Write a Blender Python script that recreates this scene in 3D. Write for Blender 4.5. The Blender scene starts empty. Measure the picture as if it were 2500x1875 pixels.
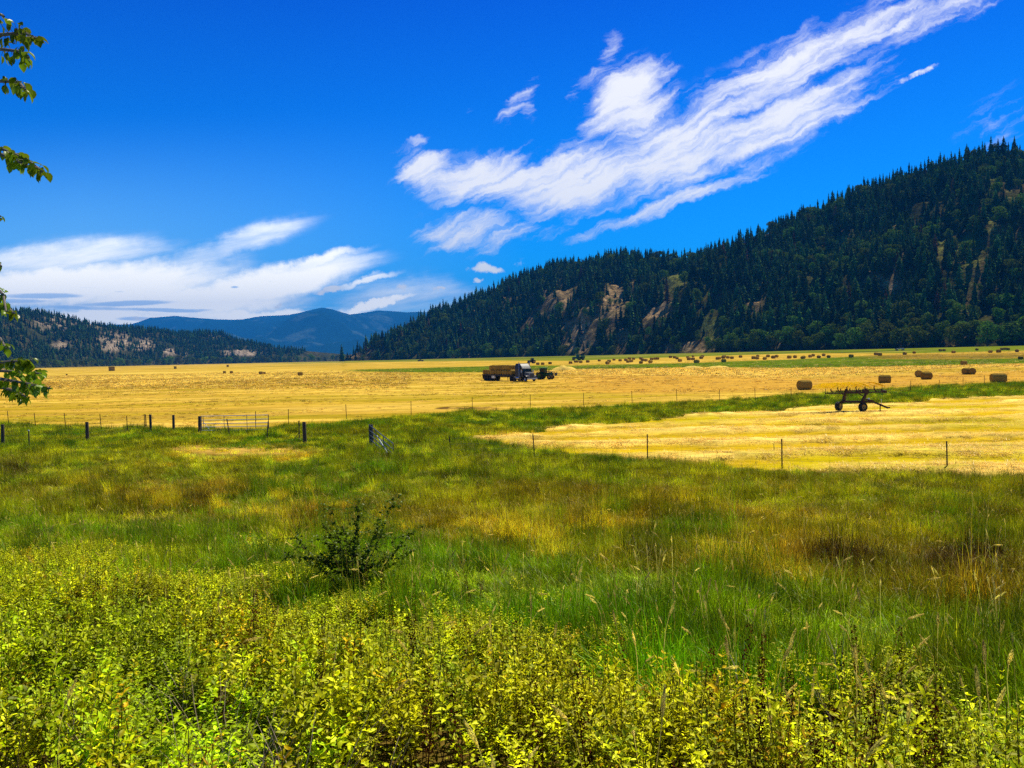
import bpy, bmesh, math, random
import numpy as np
from mathutils import Vector, Matrix, Euler
random.seed(7)
rng = np.random.default_rng(11)
R = math.radians
scene = bpy.context.scene
COL = scene.collection

# ------------------------------------------------------------------ camera
CAMZ, FPX = 5.5, 2080.0            # eye height over the field, focal length in photo pixels (2500 wide)
PITCH, ROLL = R(1.91), R(1.3)
fwd = Vector((0, math.cos(PITCH), -math.sin(PITCH)))
right0 = Vector((1, 0, 0)); up0 = right0.cross(fwd)
rgt = (right0 * math.cos(ROLL) - up0 * math.sin(ROLL)).normalized()
up = rgt.cross(fwd).normalized()
cam_d = bpy.data.cameras.new('camera'); cam = bpy.data.objects.new('camera', cam_d); COL.objects.link(cam)
cam.matrix_world = Matrix(((rgt.x, up.x, -fwd.x, 0), (rgt.y, up.y, -fwd.y, 0), (rgt.z, up.z, -fwd.z, CAMZ), (0, 0, 0, 1)))
cam_d.sensor_width = 36; cam_d.lens = FPX / 2500 * 36
cam_d.clip_start = 0.05; cam_d.clip_end = 60000
scene.camera = cam

def ray(X, Y):
    d = fwd + rgt * ((X - 1250) / FPX) + up * ((937.5 - Y) / FPX)
    return d / d.y                                  # unit step in depth
RV = np.array(rgt); UV_ = np.array(up); FV = np.array(fwd)
def project(x, y, z):
    P = np.stack([x, y, np.asarray(z) - CAMZ], -1)
    w = P @ FV; w = np.where(w < .05, .05, w)
    return 1250 + FPX * (P @ RV) / w, 937.5 - FPX * (P @ UV_) / w

# ------------------------------------------------------------------ sun and sky
SUN_EL, SUN_AZ = R(56), R(34)                      # azimuth clockwise from +Y (the view direction)
sun_dir = Vector((math.sin(SUN_AZ) * math.cos(SUN_EL), math.cos(SUN_AZ) * math.cos(SUN_EL), math.sin(SUN_EL)))
sd = bpy.data.lights.new('sun', 'SUN'); sd.energy = 5.0; sd.angle = R(.5); sd.color = (1, .93, .78)
so = bpy.data.objects.new('sun', sd); COL.objects.link(so)
so.rotation_euler = (-sun_dir).to_track_quat('-Z', 'Y').to_euler(); so.location = (0, 0, 60)
scene.view_settings.view_transform = 'Standard'; scene.view_settings.look = 'None'
scene.view_settings.exposure = 0.3; scene.view_settings.gamma = 1.0
cy = scene.cycles
cy.use_denoising = False; cy.use_adaptive_sampling = False
cy.max_bounces = 5; cy.diffuse_bounces = 3; cy.glossy_bounces = 2; cy.transmission_bounces = 2
cy.transparent_max_bounces = 6; cy.volume_bounces = 0; cy.sample_clamp_indirect = 6

class NT:                                            # tiny node helper
    def __init__(s, tree): s.t = tree; s.n = tree.nodes; s.l = tree.links
    def new(s, typ, **k):
        nd = s.n.new(typ)
        for a, b in k.items(): setattr(nd, a, b)
        return nd
    def link(s, a, b): s.l.new(a, b)
    def put(s, sock, v):
        if hasattr(v, 'is_output'): s.l.new(v, sock)
        else: sock.default_value = v
    def math(s, op, a, b=0.0, c=None, clamp=False):
        nd = s.new('ShaderNodeMath', operation=op, use_clamp=clamp)
        s.put(nd.inputs[0], a); s.put(nd.inputs[1], b)
        if c is not None: s.put(nd.inputs[2], c)
        return nd.outputs[0]
    def mapr(s, v, a, b, c=0.0, d=1.0, interp='LINEAR'):
        nd = s.new('ShaderNodeMapRange', interpolation_type=interp)
        s.put(nd.inputs[0], v)
        for i, q in enumerate((a, b, c, d)): nd.inputs[i + 1].default_value = q
        return nd.outputs[0]
    def mix(s, f, a, b, mode='MIX'):
        nd = s.new('ShaderNodeMix', data_type='RGBA', blend_type=mode)
        s.put(nd.inputs[0], f)
        for sock, v in ((nd.inputs[6], a), (nd.inputs[7], b)):
            if isinstance(v, tuple) and len(v) == 3: v = (*v, 1)
            s.put(sock, v)
        return nd.outputs[2]
    def noise(s, vec=None, scale=1.0, detail=3.0, rough=.55, dist=0.0, color=False):
        nd = s.new('ShaderNodeTexNoise')
        if vec is not None: s.l.new(vec, nd.inputs['Vector'])
        nd.inputs['Scale'].default_value = scale; nd.inputs['Detail'].default_value = detail
        nd.inputs['Roughness'].default_value = rough; nd.inputs['Distortion'].default_value = dist
        return nd.outputs[1 if color else 0]
    def mapping(s, vec, loc=(0, 0, 0), rot=(0, 0, 0), sc=(1, 1, 1), typ='POINT'):
        nd = s.new('ShaderNodeMapping', vector_type=typ)
        s.l.new(vec, nd.inputs[0])
        nd.inputs[1].default_value = loc; nd.inputs[2].default_value = rot; nd.inputs[3].default_value = sc
        return nd.outputs[0]

world = bpy.data.worlds.new('World'); scene.world = world; world.use_nodes = True
w = NT(world.node_tree); w.n.clear()
sky = w.new('ShaderNodeTexSky', sky_type='NISHITA', sun_disc=False)
sky.sun_elevation = SUN_EL; sky.sun_rotation = SUN_AZ; sky.altitude = 600
sky.air_density = 1.0; sky.dust_density = .4; sky.ozone_density = 2.0
tc = w.new('ShaderNodeTexCoord')
sep = w.new('ShaderNodeSeparateXYZ'); w.link(tc.outputs['Generated'], sep.inputs[0])
dy = w.math('MAXIMUM', sep.outputs[1], .02)
U = w.math('DIVIDE', sep.outputs[0], dy); V = w.math('DIVIDE', sep.outputs[2], dy)
comb = w.new('ShaderNodeCombineXYZ'); w.link(U, comb.inputs[0]); w.link(V, comb.inputs[1])
P = comb.outputs[0]
# two noise warps give the clouds their torn, wispy outline
wn = w.noise(P, 14, 5, .65, color=True)
wv = w.new('ShaderNodeVectorMath', operation='SUBTRACT'); w.link(wn, wv.inputs[0]); wv.inputs[1].default_value = (.5, .5, .5)
ws = w.new('ShaderNodeVectorMath', operation='SCALE'); w.link(wv.outputs[0], ws.inputs[0]); ws.inputs['Scale'].default_value = .045
wa = w.new('ShaderNodeVectorMath', operation='ADD'); w.link(P, wa.inputs[0]); w.link(ws.outputs[0], wa.inputs[1])
PW = wa.outputs[0]
def uv(X, Y):
    d = ray(X, Y); return d.x, d.z
def stroke(vec, X, Y, a, b, ang, s, inner=.25):
    u, v = uv(X, Y)
    m = w.mapping(vec, (u, v, 0), (0, 0, R(ang - 1.3)), (a / FPX, b / FPX, 1), 'TEXTURE')
    sx = w.new('ShaderNodeSeparateXYZ'); w.link(m, sx.inputs[0])
    c2 = w.new('ShaderNodeCombineXYZ'); w.link(sx.outputs[0], c2.inputs[0]); w.link(sx.outputs[1], c2.inputs[1])
    ln = w.new('ShaderNodeVectorMath', operation='LENGTH'); w.link(c2.outputs[0], ln.inputs[0])
    return w.mapr(ln.outputs['Value'], 1.35, inner, 0.0, s, 'SMOOTHSTEP')
def total(lst, vec):
    acc = None
    for q in lst:
        v = stroke(vec, *q)
        acc = v if acc is None else w.math('MAXIMUM', acc, v)
    return acc
CIRRUS = [(1200,440,210,70,0,1.25),(1420,435,250,95,10,1.3),(1620,375,300,105,22,1.15),(1960,150,420,70,26,1.0),(2260,35,210,55,22,.8),
 (1800,250,280,60,27,1.0),(1913,300,300,75,27,1.1),(2050,215,150,36,38,.85),(1536,240,135,82,36,1.25),(1620,190,60,40,40,.8),
 (1486,116,60,26,62,.5),(1450,190,75,20,20,.55),(1400,235,40,20,60,.5),(1269,246,80,30,55,.7),(1290,280,40,20,100,.5),
 (1045,412,85,60,-10,1.1),(1030,347,26,18,0,.6),(1630,500,250,26,18,.85),(1480,545,120,18,22,.7),(1139,566,170,60,8,.8),(1298,564,110,30,4,.5),
(2460,290,150,80,20,.22),(1155,275,16,12,0,.42)]
BANK = [(120,705,380,58,0,1),(430,735,330,46,2,1),(665,690,270,48,12,1),(760,640,170,22,13,.8),(899,688,95,12,14,.7),(915,742,130,12,15,.9),
 (330,690,300,60,8,.85),(150,640,330,60,6,.52),(560,600,240,40,18,.45),(700,770,340,22,0,.85),(1000,730,220,70,0,.38),(200,780,400,30,0,.95)]
CUMUL = [(1190,657,50,12,-3,1.3),(1180,652,26,12,0,1.3),(1168,685,14,9,0,1.1),(1070,707,20,7,0,1.1),(983,703,16,10,0,1.2),(805,709,38,10,6,1.2),
 (682,741,13,6,0,1),(1270,640,18,12,30,.4),(640,752,40,6,0,.9),(1020,683,10,4,0,.5),(2238,184,70,9,26,.8),(760,782,60,10,0,.8),(380,787,60,10,-10,1)]
GREY = [(95,722,135,9,0,1),(20,735,120,8,0,.8),(304,741,150,9,2,1),(400,757,130,6,-2,1),(215,752,160,7,-2,.8),(573,701,13,4,0,1),(480,757,60,4,0,.7),(660,687,9,3,0,.5),(330,778,60,7,0,.9),(290,712,20,3,0,.5),(215,702,30,3,0,.5)]
streak = w.noise(w.mapping(PW, rot=(0, 0, R(24)), sc=(1 / 6, 1 / 42, 1), typ='TEXTURE'), 1.5, 7, .62, .15)
fine = w.noise(P, 38, 5, .6)
puff = w.noise(PW, 17, 6, .62)
mc0 = total(CIRRUS, PW); mc = mc0
mc = w.math('ADD', mc, w.math('MULTIPLY', w.math('SUBTRACT', streak, .5), 2.6))
mc = w.math('ADD', mc, w.math('MULTIPLY', w.math('SUBTRACT', puff, .5), 1.0))
mc = w.math('MULTIPLY', w.mapr(mc, .18, 1.42, 0, 1, 'SMOOTHSTEP'), w.mapr(mc0, .02, .22))
st2 = w.noise(w.mapping(P, rot=(0, 0, R(9)), sc=(1 / 4, 1 / 22, 1), typ='TEXTURE'), 1.3, 6, .62)
mb = w.math('ADD', total(BANK, PW), w.math('MULTIPLY', w.math('SUBTRACT', st2, .5), 1.2))
mb = w.math('MULTIPLY', w.mapr(mb, .0, .88, 0, 1, 'SMOOTHSTEP'), w.mapr(total(BANK, P), .02, .25))
mk = w.math('ADD', total(CUMUL, w.mapping(PW, sc=(1, 1, 1))), w.math('MULTIPLY', w.math('SUBTRACT', w.noise(P, 85, 4, .6), .5), 2.0))
mk = w.math('MULTIPLY', w.mapr(mk, .2, 1.25, 0, 1, 'SMOOTHSTEP'), w.mapr(total(CUMUL, P), .02, .2))
mg = w.math('ADD', total(GREY, P), w.math('MULTIPLY', w.math('SUBTRACT', w.noise(w.mapping(P, sc=(1, 5, 1)), 22, 4, .6), .5), 1.0))
mg = w.mapr(mg, .3, .9, 0, .8, 'SMOOTHSTEP')
front = w.mapr(sep.outputs[1], .03, .15)
hz = w.mapr(V, .0, .36, 1, 0, 'SMOOTHSTEP')
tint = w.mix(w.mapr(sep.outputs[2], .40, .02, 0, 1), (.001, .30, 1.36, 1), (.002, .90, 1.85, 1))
tint = w.mix(w.mapr(sep.outputs[2], .41, .60, 0, 1), tint, (.01, .09, .26, 1))  # unseen sky overhead darkened to cut ambient fill on the ground
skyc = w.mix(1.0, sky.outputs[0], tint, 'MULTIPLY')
left = w.math('MULTIPLY', w.mapr(U, .02, -.5), w.mapr(V, .30, .02, 0, .85, 'SMOOTHSTEP'))
left = w.math('MULTIPLY', left, front)
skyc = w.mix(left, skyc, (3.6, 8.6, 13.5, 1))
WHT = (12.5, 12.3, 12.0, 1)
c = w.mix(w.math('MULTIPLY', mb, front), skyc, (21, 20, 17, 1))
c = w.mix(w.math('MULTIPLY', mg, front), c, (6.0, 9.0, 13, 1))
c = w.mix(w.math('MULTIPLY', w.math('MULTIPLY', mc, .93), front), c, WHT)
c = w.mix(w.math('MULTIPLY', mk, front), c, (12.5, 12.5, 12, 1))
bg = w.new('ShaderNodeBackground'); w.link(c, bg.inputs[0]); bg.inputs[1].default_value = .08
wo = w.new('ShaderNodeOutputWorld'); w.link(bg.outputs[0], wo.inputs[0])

# ------------------------------------------------------------------ helpers
def tag(o, label=None, cat=None, group=None, kind=None):
    if label: o['label'] = label
    if cat: o['category'] = cat
    if group: o['group'] = group
    if kind: o['kind'] = kind
    return o
def empty(name, loc, rz=0, **k):
    o = bpy.data.objects.new(name, None); COL.objects.link(o); o.location = loc; o.rotation_euler = (0, 0, rz)
    o.empty_display_size = .3
    return tag(o, **k)
def mesh_np(name, V_, F_, mats, smooth=False, midx=None):
    V_ = np.asarray(V_, np.float32); F_ = np.asarray(F_, np.int32)
    m = bpy.data.meshes.new(name)
    m.vertices.add(len(V_)); m.vertices.foreach_set('co', V_.ravel())
    k = F_.shape[1]
    m.loops.add(F_.size); m.loops.foreach_set('vertex_index', F_.ravel())
    m.polygons.add(len(F_)); m.polygons.foreach_set('loop_start', np.arange(0, F_.size, k, dtype=np.int32))
    m.polygons.foreach_set('loop_total', np.full(len(F_), k, np.int32))
    if smooth: m.polygons.foreach_set('use_smooth', np.ones(len(F_), bool))
    for q in (mats if isinstance(mats, (list, tuple)) else [mats]): m.materials.append(q)
    if midx is not None: m.polygons.foreach_set('material_index', np.asarray(midx, np.int32))
    m.update(calc_edges=True)
    return m
def link(name, mesh, parent=None, loc=None):
    o = bpy.data.objects.new(name, mesh); COL.objects.link(o)
    if parent: o.parent = parent
    if loc is not None: o.location = loc
    return o

class MB:
    """collects boxes, bars, tubes, lathes into ONE mesh"""
    def __init__(s): s.v = []; s.f = []
    def add(s, vs, fs):
        b = len(s.v); s.v += [tuple(v) for v in vs]; s.f += [tuple(i + b for i in f) for f in fs]; return s
    def box(s, c, sz, rot=None, taper=None):
        x, y, z = (q / 2 for q in sz); pts = []
        for dz in (-1, 1):
            tx, ty = (1, 1) if (taper is None or dz < 0) else taper
            for dx, dy_ in ((-1, -1), (1, -1), (1, 1), (-1, 1)): pts.append(Vector((dx * x * tx, dy_ * y * ty, dz * z)))
        if rot: m = Euler(rot).to_matrix(); pts = [m @ p for p in pts]
        c = Vector(c)
        return s.add([p + c for p in pts], [(0, 3, 2, 1), (4, 5, 6, 7), (0, 1, 5, 4), (1, 2, 6, 5), (2, 3, 7, 6), (3, 0, 4, 7)])
    def bar(s, a, b, wd, ht=None):
        a, b = Vector(a), Vector(b); d = (b - a); L = d.length; d.normalize(); ht = ht or wd
        q = d.to_track_quat('Z', 'Y').to_matrix(); ex, ey = q @ Vector((wd / 2, 0, 0)), q @ Vector((0, ht / 2, 0))
        vs = [p + sx * ex + sy * ey for p in (a, b) for sx, sy in ((-1, -1), (1, -1), (1, 1), (-1, 1))]
        return s.add(vs, [(0, 3, 2, 1), (4, 5, 6, 7), (0, 1, 5, 4), (1, 2, 6, 5), (2, 3, 7, 6), (3, 0, 4, 7)])
    def tube(s, pts, r, n=8, cap=True):
        pts = [Vector(p) for p in pts]; rr = r if isinstance(r, (list, tuple)) else [r] * len(pts)
        b = len(s.v); prev = None
        for i, p in enumerate(pts):
            d = (pts[min(i + 1, len(pts) - 1)] - pts[max(i - 1, 0)]).normalized()
            if prev is None: e1 = d.orthogonal().normalized()
            else: e1 = (prev - d * prev.dot(d)).normalized()
            prev = e1; e2 = d.cross(e1)
            for k in range(n):
                a = 2 * math.pi * k / n; s.v.append(tuple(p + (e1 * math.cos(a) + e2 * math.sin(a)) * rr[i]))
        for i in range(len(pts) - 1):
            for k in range(n):
                k2 = (k + 1) % n; s.f.append((b + i * n + k, b + i * n + k2, b + (i + 1) * n + k2, b + (i + 1) * n + k))
        if cap:
            s.f.append(tuple(b + k for k in range(n))[::-1]); s.f.append(tuple(b + (len(pts) - 1) * n + k for k in range(n)))
        return s
    def cyl(s, c, axis, r, h, n=20, r2=None):
        c = Vector(c); a = Vector(axis).normalized() * h / 2
        return s.tube([c - a, c + a], [r, r2 if r2 is not None else r], n)
    def lathe(s, c, axis, prof, n=24):       # prof: (offset along axis, radius)
        c = Vector(c); ax = Vector(axis).normalized(); e1 = ax.orthogonal().normalized(); e2 = ax.cross(e1); b = len(s.v)
        for (t, r) in prof:
            for k in range(n):
                a = 2 * math.pi * k / n; s.v.append(tuple(c + ax * t + (e1 * math.cos(a) + e2 * math.sin(a)) * r))
        for i in range(len(prof) - 1):
            for k in range(n):
                k2 = (k + 1) % n; s.f.append((b + i * n + k, b + i * n + k2, b + (i + 1) * n + k2, b + (i + 1) * n + k))
        return s
    def prism(s, poly, x0, x1):              # poly in (y,z), extruded along x
        n = len(poly); vs = [(x0, y, z) for y, z in poly] + [(x1, y, z) for y, z in poly]
        fs = [tuple(range(n))[::-1], tuple(range(n, 2 * n))] + [(i, (i + 1) % n, n + (i + 1) % n, n + i) for i in range(n)]
        return s.add(vs, fs)
    def mesh(s, name, mat, bevel=0, smooth=False):
        m = bpy.data.meshes.new(name); m.from_pydata(s.v, [], s.f); m.materials.append(mat)
        bm = bmesh.new(); bm.from_mesh(m); bmesh.ops.recalc_face_normals(bm, faces=bm.faces)
        if bevel: bmesh.ops.bevel(bm, geom=bm.edges[:], offset=bevel, segments=2, affect='EDGES', clamp_overlap=True)
        bm.to_mesh(m); bm.free()
        if smooth:
            m.polygons.foreach_set('use_smooth', [True] * len(m.polygons)); m.set_sharp_from_angle(angle=R(40))
        return m
    def build(s, name, mat, parent=None, bevel=0, smooth=False, loc=None):
        return link(name, s.mesh(name, mat, bevel, smooth), parent, loc)

def copy_tree(o, parent=None):
    c_ = o.copy(); COL.objects.link(c_)
    if parent: c_.parent = parent
    for ch in list(o.children): copy_tree(ch, c_)
    return c_

def simple_mat(name, col, rough=.6, metal=0.0, var=.25, scale=8.0, bump=0.0, spec=.5, coords='Object'):
    m = bpy.data.materials.new(name); m.use_nodes = True; t = NT(m.node_tree); p = t.n['Principled BSDF']
    tcn = t.new('ShaderNodeTexCoord'); n1 = t.noise(tcn.outputs[coords], scale, 5, .6)
    f = t.mapr(n1, .3, .7, 1 - var, 1 + var)
    v = t.new('ShaderNodeVectorMath', operation='SCALE'); v.inputs[0].default_value = col; t.link(f, v.inputs['Scale'])
    t.link(v.outputs[0], p.inputs['Base Color'])
    p.inputs['Roughness'].default_value = rough; p.inputs['Metallic'].default_value = metal
    p.inputs['Specular IOR Level'].default_value = spec
    if bump:
        b = t.new('ShaderNodeBump'); b.inputs['Strength'].default_value = bump; b.inputs['Distance'].default_value = .02
        t.link(t.noise(tcn.outputs[coords], scale * 4, 4), b.inputs['Height']); t.link(b.outputs[0], p.inputs['Normal'])
    return m
def leaf_mat(name, col=None, attr=None, trans=.35, hue=.12, gloss=.04, var=(.65, 1.35), nscale=9.0, rnd=.3, grough=.35):
    m = bpy.data.materials.new(name); m.use_nodes = True; t = NT(m.node_tree); t.n.clear()
    if attr:
        a = t.new('ShaderNodeAttribute', attribute_type='INSTANCER', attribute_name=attr); base = a.outputs['Color']
    else:
        rg = t.new('ShaderNodeRGB'); rg.outputs[0].default_value = (*col, 1); base = rg.outputs[0]
    g = t.new('ShaderNodeNewGeometry')
    n1 = t.noise(g.outputs['Position'], nscale, 2, .5)
    oi = t.new('ShaderNodeObjectInfo')
    val = t.math('MULTIPLY', t.mapr(n1, .3, .7, var[0], var[1]), t.mapr(oi.outputs['Random'], 0, 1, 1 - rnd, 1 + rnd))
    hs = t.new('ShaderNodeHueSaturation'); t.link(base, hs.inputs['Color'])
    t.link(val, hs.inputs['Value'])
    h = t.math('ADD', t.mapr(t.noise(g.outputs['Position'], nscale * 1.7, 1), .3, .7, -.5, .5), t.math('SUBTRACT', oi.outputs['Random'], .5))
    t.link(t.math('ADD', .5, t.math('MULTIPLY', h, hue * .5)), hs.inputs['Hue'])
    d = t.new('ShaderNodeBsdfDiffuse'); t.link(hs.outputs[0], d.inputs[0])
    tr = t.new('ShaderNodeBsdfTranslucent'); t.link(hs.outputs[0], tr.inputs[0])
    mx = t.new('ShaderNodeMixShader'); mx.inputs[0].default_value = trans; t.link(d.outputs[0], mx.inputs[1]); t.link(tr.outputs[0], mx.inputs[2])
    out = mx.outputs[0]
    if gloss:
        gl = t.new('ShaderNodeBsdfGlossy'); gl.inputs['Roughness'].default_value = grough; gl.inputs[0].default_value = (1, 1, .9, 1)
        m2 = t.new('ShaderNodeMixShader'); m2.inputs[0].default_value = gloss; t.link(out, m2.inputs[1]); t.link(gl.outputs[0], m2.inputs[2]); out = m2.outputs[0]
    o = t.new('ShaderNodeOutputMaterial'); t.link(out, o.inputs[0])
    return m

# ------------------------------------------------------------------ value noise and terrain
_L = rng.random((256, 256))
def vn(x, y):
    x = np.asarray(x, float); y = np.asarray(y, float)
    xi = np.floor(x).astype(int); yi = np.floor(y).astype(int); fx = x - xi; fy = y - yi
    fx = fx * fx * (3 - 2 * fx); fy = fy * fy * (3 - 2 * fy)
    a = _L[xi & 255, yi & 255]; b = _L[(xi + 1) & 255, yi & 255]; c_ = _L[xi & 255, (yi + 1) & 255]; d = _L[(xi + 1) & 255, (yi + 1) & 255]
    return (a * (1 - fx) + b * fx) * (1 - fy) + (c_ * (1 - fx) + d * fx) * fy
def fbm(x, y, o=4):
    s = 0; a = .5; n = 0
    for i in range(o): s = s + a * vn(x * 2 ** i + 17 * i, y * 2 ** i + 31 * i); n += a; a *= .5
    return s / n
def sst(a, b, x):
    t = np.clip((np.asarray(x, float) - a) / (b - a), 0, 1); return t * t * (3 - 2 * t)
def px2u(X): return (np.asarray(X, float) - 1250) / FPX
HORS = lambda X: 868 - (np.asarray(X, float) - 1250) * .0227

PROF = ([-60, -10, 0, 3.3, 7.8, 14, 21, 30, 38], [4.4, 4.0, 3.75, 3.05, 2.25, 1.4, .5, .08, 0])
# right spur: base depth, terrain skyline (photo px) by column
RX = np.array([820, 860, 950, 1050, 1150, 1250, 1350, 1450, 1600, 1700, 1800, 1900, 2000, 2100, 2200, 2300, 2400, 2500, 2700, 3100])
RY0 = np.array([1560, 1500, 1400, 1310, 1230, 1150, 1080, 1010, 920, 860, 810, 765, 725, 690, 660, 635, 615, 600, 570, 520])
RSK = np.array([876, 868, 826, 778, 738, 703, 667, 648, 641, 634, 604, 562, 524, 482, 452, 418, 395, 380, 350, 330])
LX = np.array([-500, -200, 0, 60, 120, 200, 270, 350, 420, 480, 550, 600, 650, 750, 850, 900])
LY0 = np.array([1100, 1200, 1300, 1380, 1500, 1650, 1800, 2000, 2100, 2200, 2250, 2300, 2350, 2450, 2600, 2650])
LSK = np.array([740, 745, 765, 760, 766, 786, 800, 806, 812, 812, 815, 832, 846, 856, 866, 872])
def base_depth(u):
    X = 1250 + FPX * u
    r = np.interp(X, RX, RY0, left=1e9); l = np.interp(X, LX, LY0)
    return np.where(X < 840, l, r)
def field_z(x, y):
    x = np.asarray(x, float); y = np.asarray(y, float)
    u = x / np.maximum(y, 1)
    z = np.interp(y, *PROF)
    z = z + (fbm(x * .35, y * .35, 3) - .5) * .35 * sst(5, 12, y) * (1 - sst(34, 42, y))
    z = z + (fbm(x * .1 + 9, y * .1, 2) - .5) * .5 * sst(9, 14, y) * (1 - sst(28, 36, y))
    Y0 = base_depth(u); zb = 5.5 - 4 / FPX * np.minimum(Y0, 2600)
    return z + zb * sst(250, 1, (y)) * 0 + zb * sst(0, 1, (y - 250) / (Y0 - 250))
def hit(X, Y, dz=0.0):
    """the point where the line of sight of a photo pixel meets the ground raised by dz"""
    d = ray(X, Y); t0 = 1.0; t = 1.0
    while t < 6000:
        z = CAMZ + d.z * t
        if z <= float(field_z(d.x * t, t)) + dz:
            for _ in range(24):
                tm = (t0 + t) / 2
                if CAMZ + d.z * tm <= float(field_z(d.x * tm, tm)) + dz: t = tm
                else: t0 = tm
            return Vector((d.x * t, t, float(field_z(d.x * t, t))))
        t0 = t; t *= 1.02
    return None

def ell(X, Y, lst):
    m = np.zeros(np.shape(X))
    for (cx, cy_, rx, ry, s) in lst: m = np.maximum(m, s * (1 - sst(.6, 1.25, np.hypot((X - cx) / rx, (Y - cy_) / ry))))
    return m
BARE = [(1440,775,150,75,.42),(1560,740,90,50,.35),(2150,700,90,50,.3),(1250,720,60,30,.3),(1364,720,38,32,1),(1367,745,24,20,1),(1497,727,30,36,.95),(1601,755,50,26,.95),(1418,757,28,18,1),(1418,798,50,22,1),(1411,836,36,28,.95),
 (1522,815,18,22,.8),(1149,752,26,8,1),(1120,765,14,6,.8),(1535,730,18,12,.8),(1690,849,36,14,1),(1633,852,18,12,.9),(1475,779,34,12,.9),(1395,690,18,10,.6),
 (1545,655,12,20,.5),(1841,745,20,24,1),(2163,694,34,12,.9),(2130,748,12,24,.8),(2188,474,8,8,.5),(1276,702,10,6,.7),(2120,820,20,20,.6),(1900,835,14,10,.5),
 (985,800,16,10,.7),(900,850,14,14,.8),(870,870,26,8,.9)]
MEAD = [(1649,663,36,40,.95),(1640,700,24,22,.7),(2300,607,17,28,.8),(2369,612,36,44,.85),(2423,553,14,38,.7),(2416,440,24,14,.7),(1733,803,24,34,.9),(1982,546,12,12,.7),
 (1855,553,18,16,.7),(1989,662,22,28,.7),(2350,690,30,30,.6),(2470,480,18,18,.6),(1716,700,16,26,.5)]
BAREL = [(139,792,56,20,.62),(278,834,46,26,.8),(348,842,34,18,.8),(413,861,18,12,1),(522,820,28,5,.8),(587,862,50,8,1.2),(150,842,24,12,.7),(220,800,30,10,.5),(450,868,12,8,.5)]

def hill_grid(XA, XB, X_, Y0_, SK_, slope_f, nu, ns, back, rough):
    X = np.linspace(XA, XB, nu); u = px2u(X)
    Y0 = np.interp(X, X_, Y0_); sk = np.interp(X, X_, SK_); T = (HORS(X) - sk) / FPX
    sl = slope_f(u); zb = 5.5 - 4 / FPX * Y0
    Y1 = (sl * Y0 - zb + 5.5) / (sl - T); Y1 = np.maximum(Y1, Y0 + 8)
    return X, u, Y0, Y1, zb, T
def rslope(u): return .55 * (900 * u + 641) / 1105 * 1.0
def lslope(u): return np.full(np.shape(u), .27)
def hill_z(u, y, X_, Y0_, SK_, slope_f, rough):
    X = 1250 + FPX * u
    Y0 = np.interp(X, X_, Y0_); sk = np.interp(X, X_, SK_); T = (HORS(X) - sk) / FPX
    sl = slope_f(u); zb = 5.5 - 4 / FPX * Y0
    Y1 = np.maximum((sl * Y0 - zb + 5.5) / (sl - T), Y0 + 8); zr = 5.5 + T * Y1
    s = (y - Y0) / (Y1 - Y0)
    sh = np.where(s < 1, s * (1.22 - .22 * np.clip(s, 0, 1)), 1 - (s - 1) * .9)
    z = zb + (zr - zb) * sh
    amp = rough * np.clip((zr - zb) / 60, 0, 1.3) * sst(0, .25, s) * (1 - .75 * sst(.6, 1, s))
    x = u * y
    z = z + amp * ((fbm(x * .012, y * .006 + 3, 4) - .5) * 2.2 + (fbm(x * .05, y * .05, 3) - .5) * .5)
    return np.where(s < 0, zb + s * 6 - .3, z), s
RH = (RX, RY0, RSK, rslope, 26.0); LH = (LX, LY0, LSK, lslope, 18.0)

# ------------------------------------------------------------------ ground sheet with field colours
def curve(pts, X): p = np.array(pts, float); return np.interp(X, p[:, 0], p[:, 1])
C_SHRUB = [(-600,1265),(0,1275),(300,1305),(600,1372),(900,1405),(1200,1440),(1400,1500),(1600,1562),(1800,1590),(2000,1600),(2200,1575),(2500,1640),(3100,1700)]
C_GREEN = [(-600,1240),(0,1240),(350,1262),(700,1330),(900,1315),(1200,1335),(1500,1385),(1800,1415),(2200,1450),(2500,1500),(3100,1560)]
C_HAYB = [(1150,1076),(1220,1080),(1300,1097),(1500,1116),(1700,1134),(1900,1150),(2100,1156),(2500,1170),(3100,1190)]   # near edge of the hay field
C_HAYT = [(1150,1074),(1220,1072),(1330,1052),(1500,1035),(1700,1016),(1900,1003),(2100,992),(2300,978),(2500,968),(3100,940)]
C_DITB = C_HAYT
C_DITT = [(-600,1040),(0,1036),(300,1045),(600,1050),(850,1030),(1000,1016),(1200,1003),(1400,998),(1500,992),(1700,984),(1900,968),(2000,963),(2200,950),(2500,934),(3100,900)]
def masks(X, Y):
    hay = (X > 1150) & (Y < curve(C_HAYB, X)) & (Y > curve(C_HAYT, X))
    big = Y < curve(C_DITT, X)
    return hay, big
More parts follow.
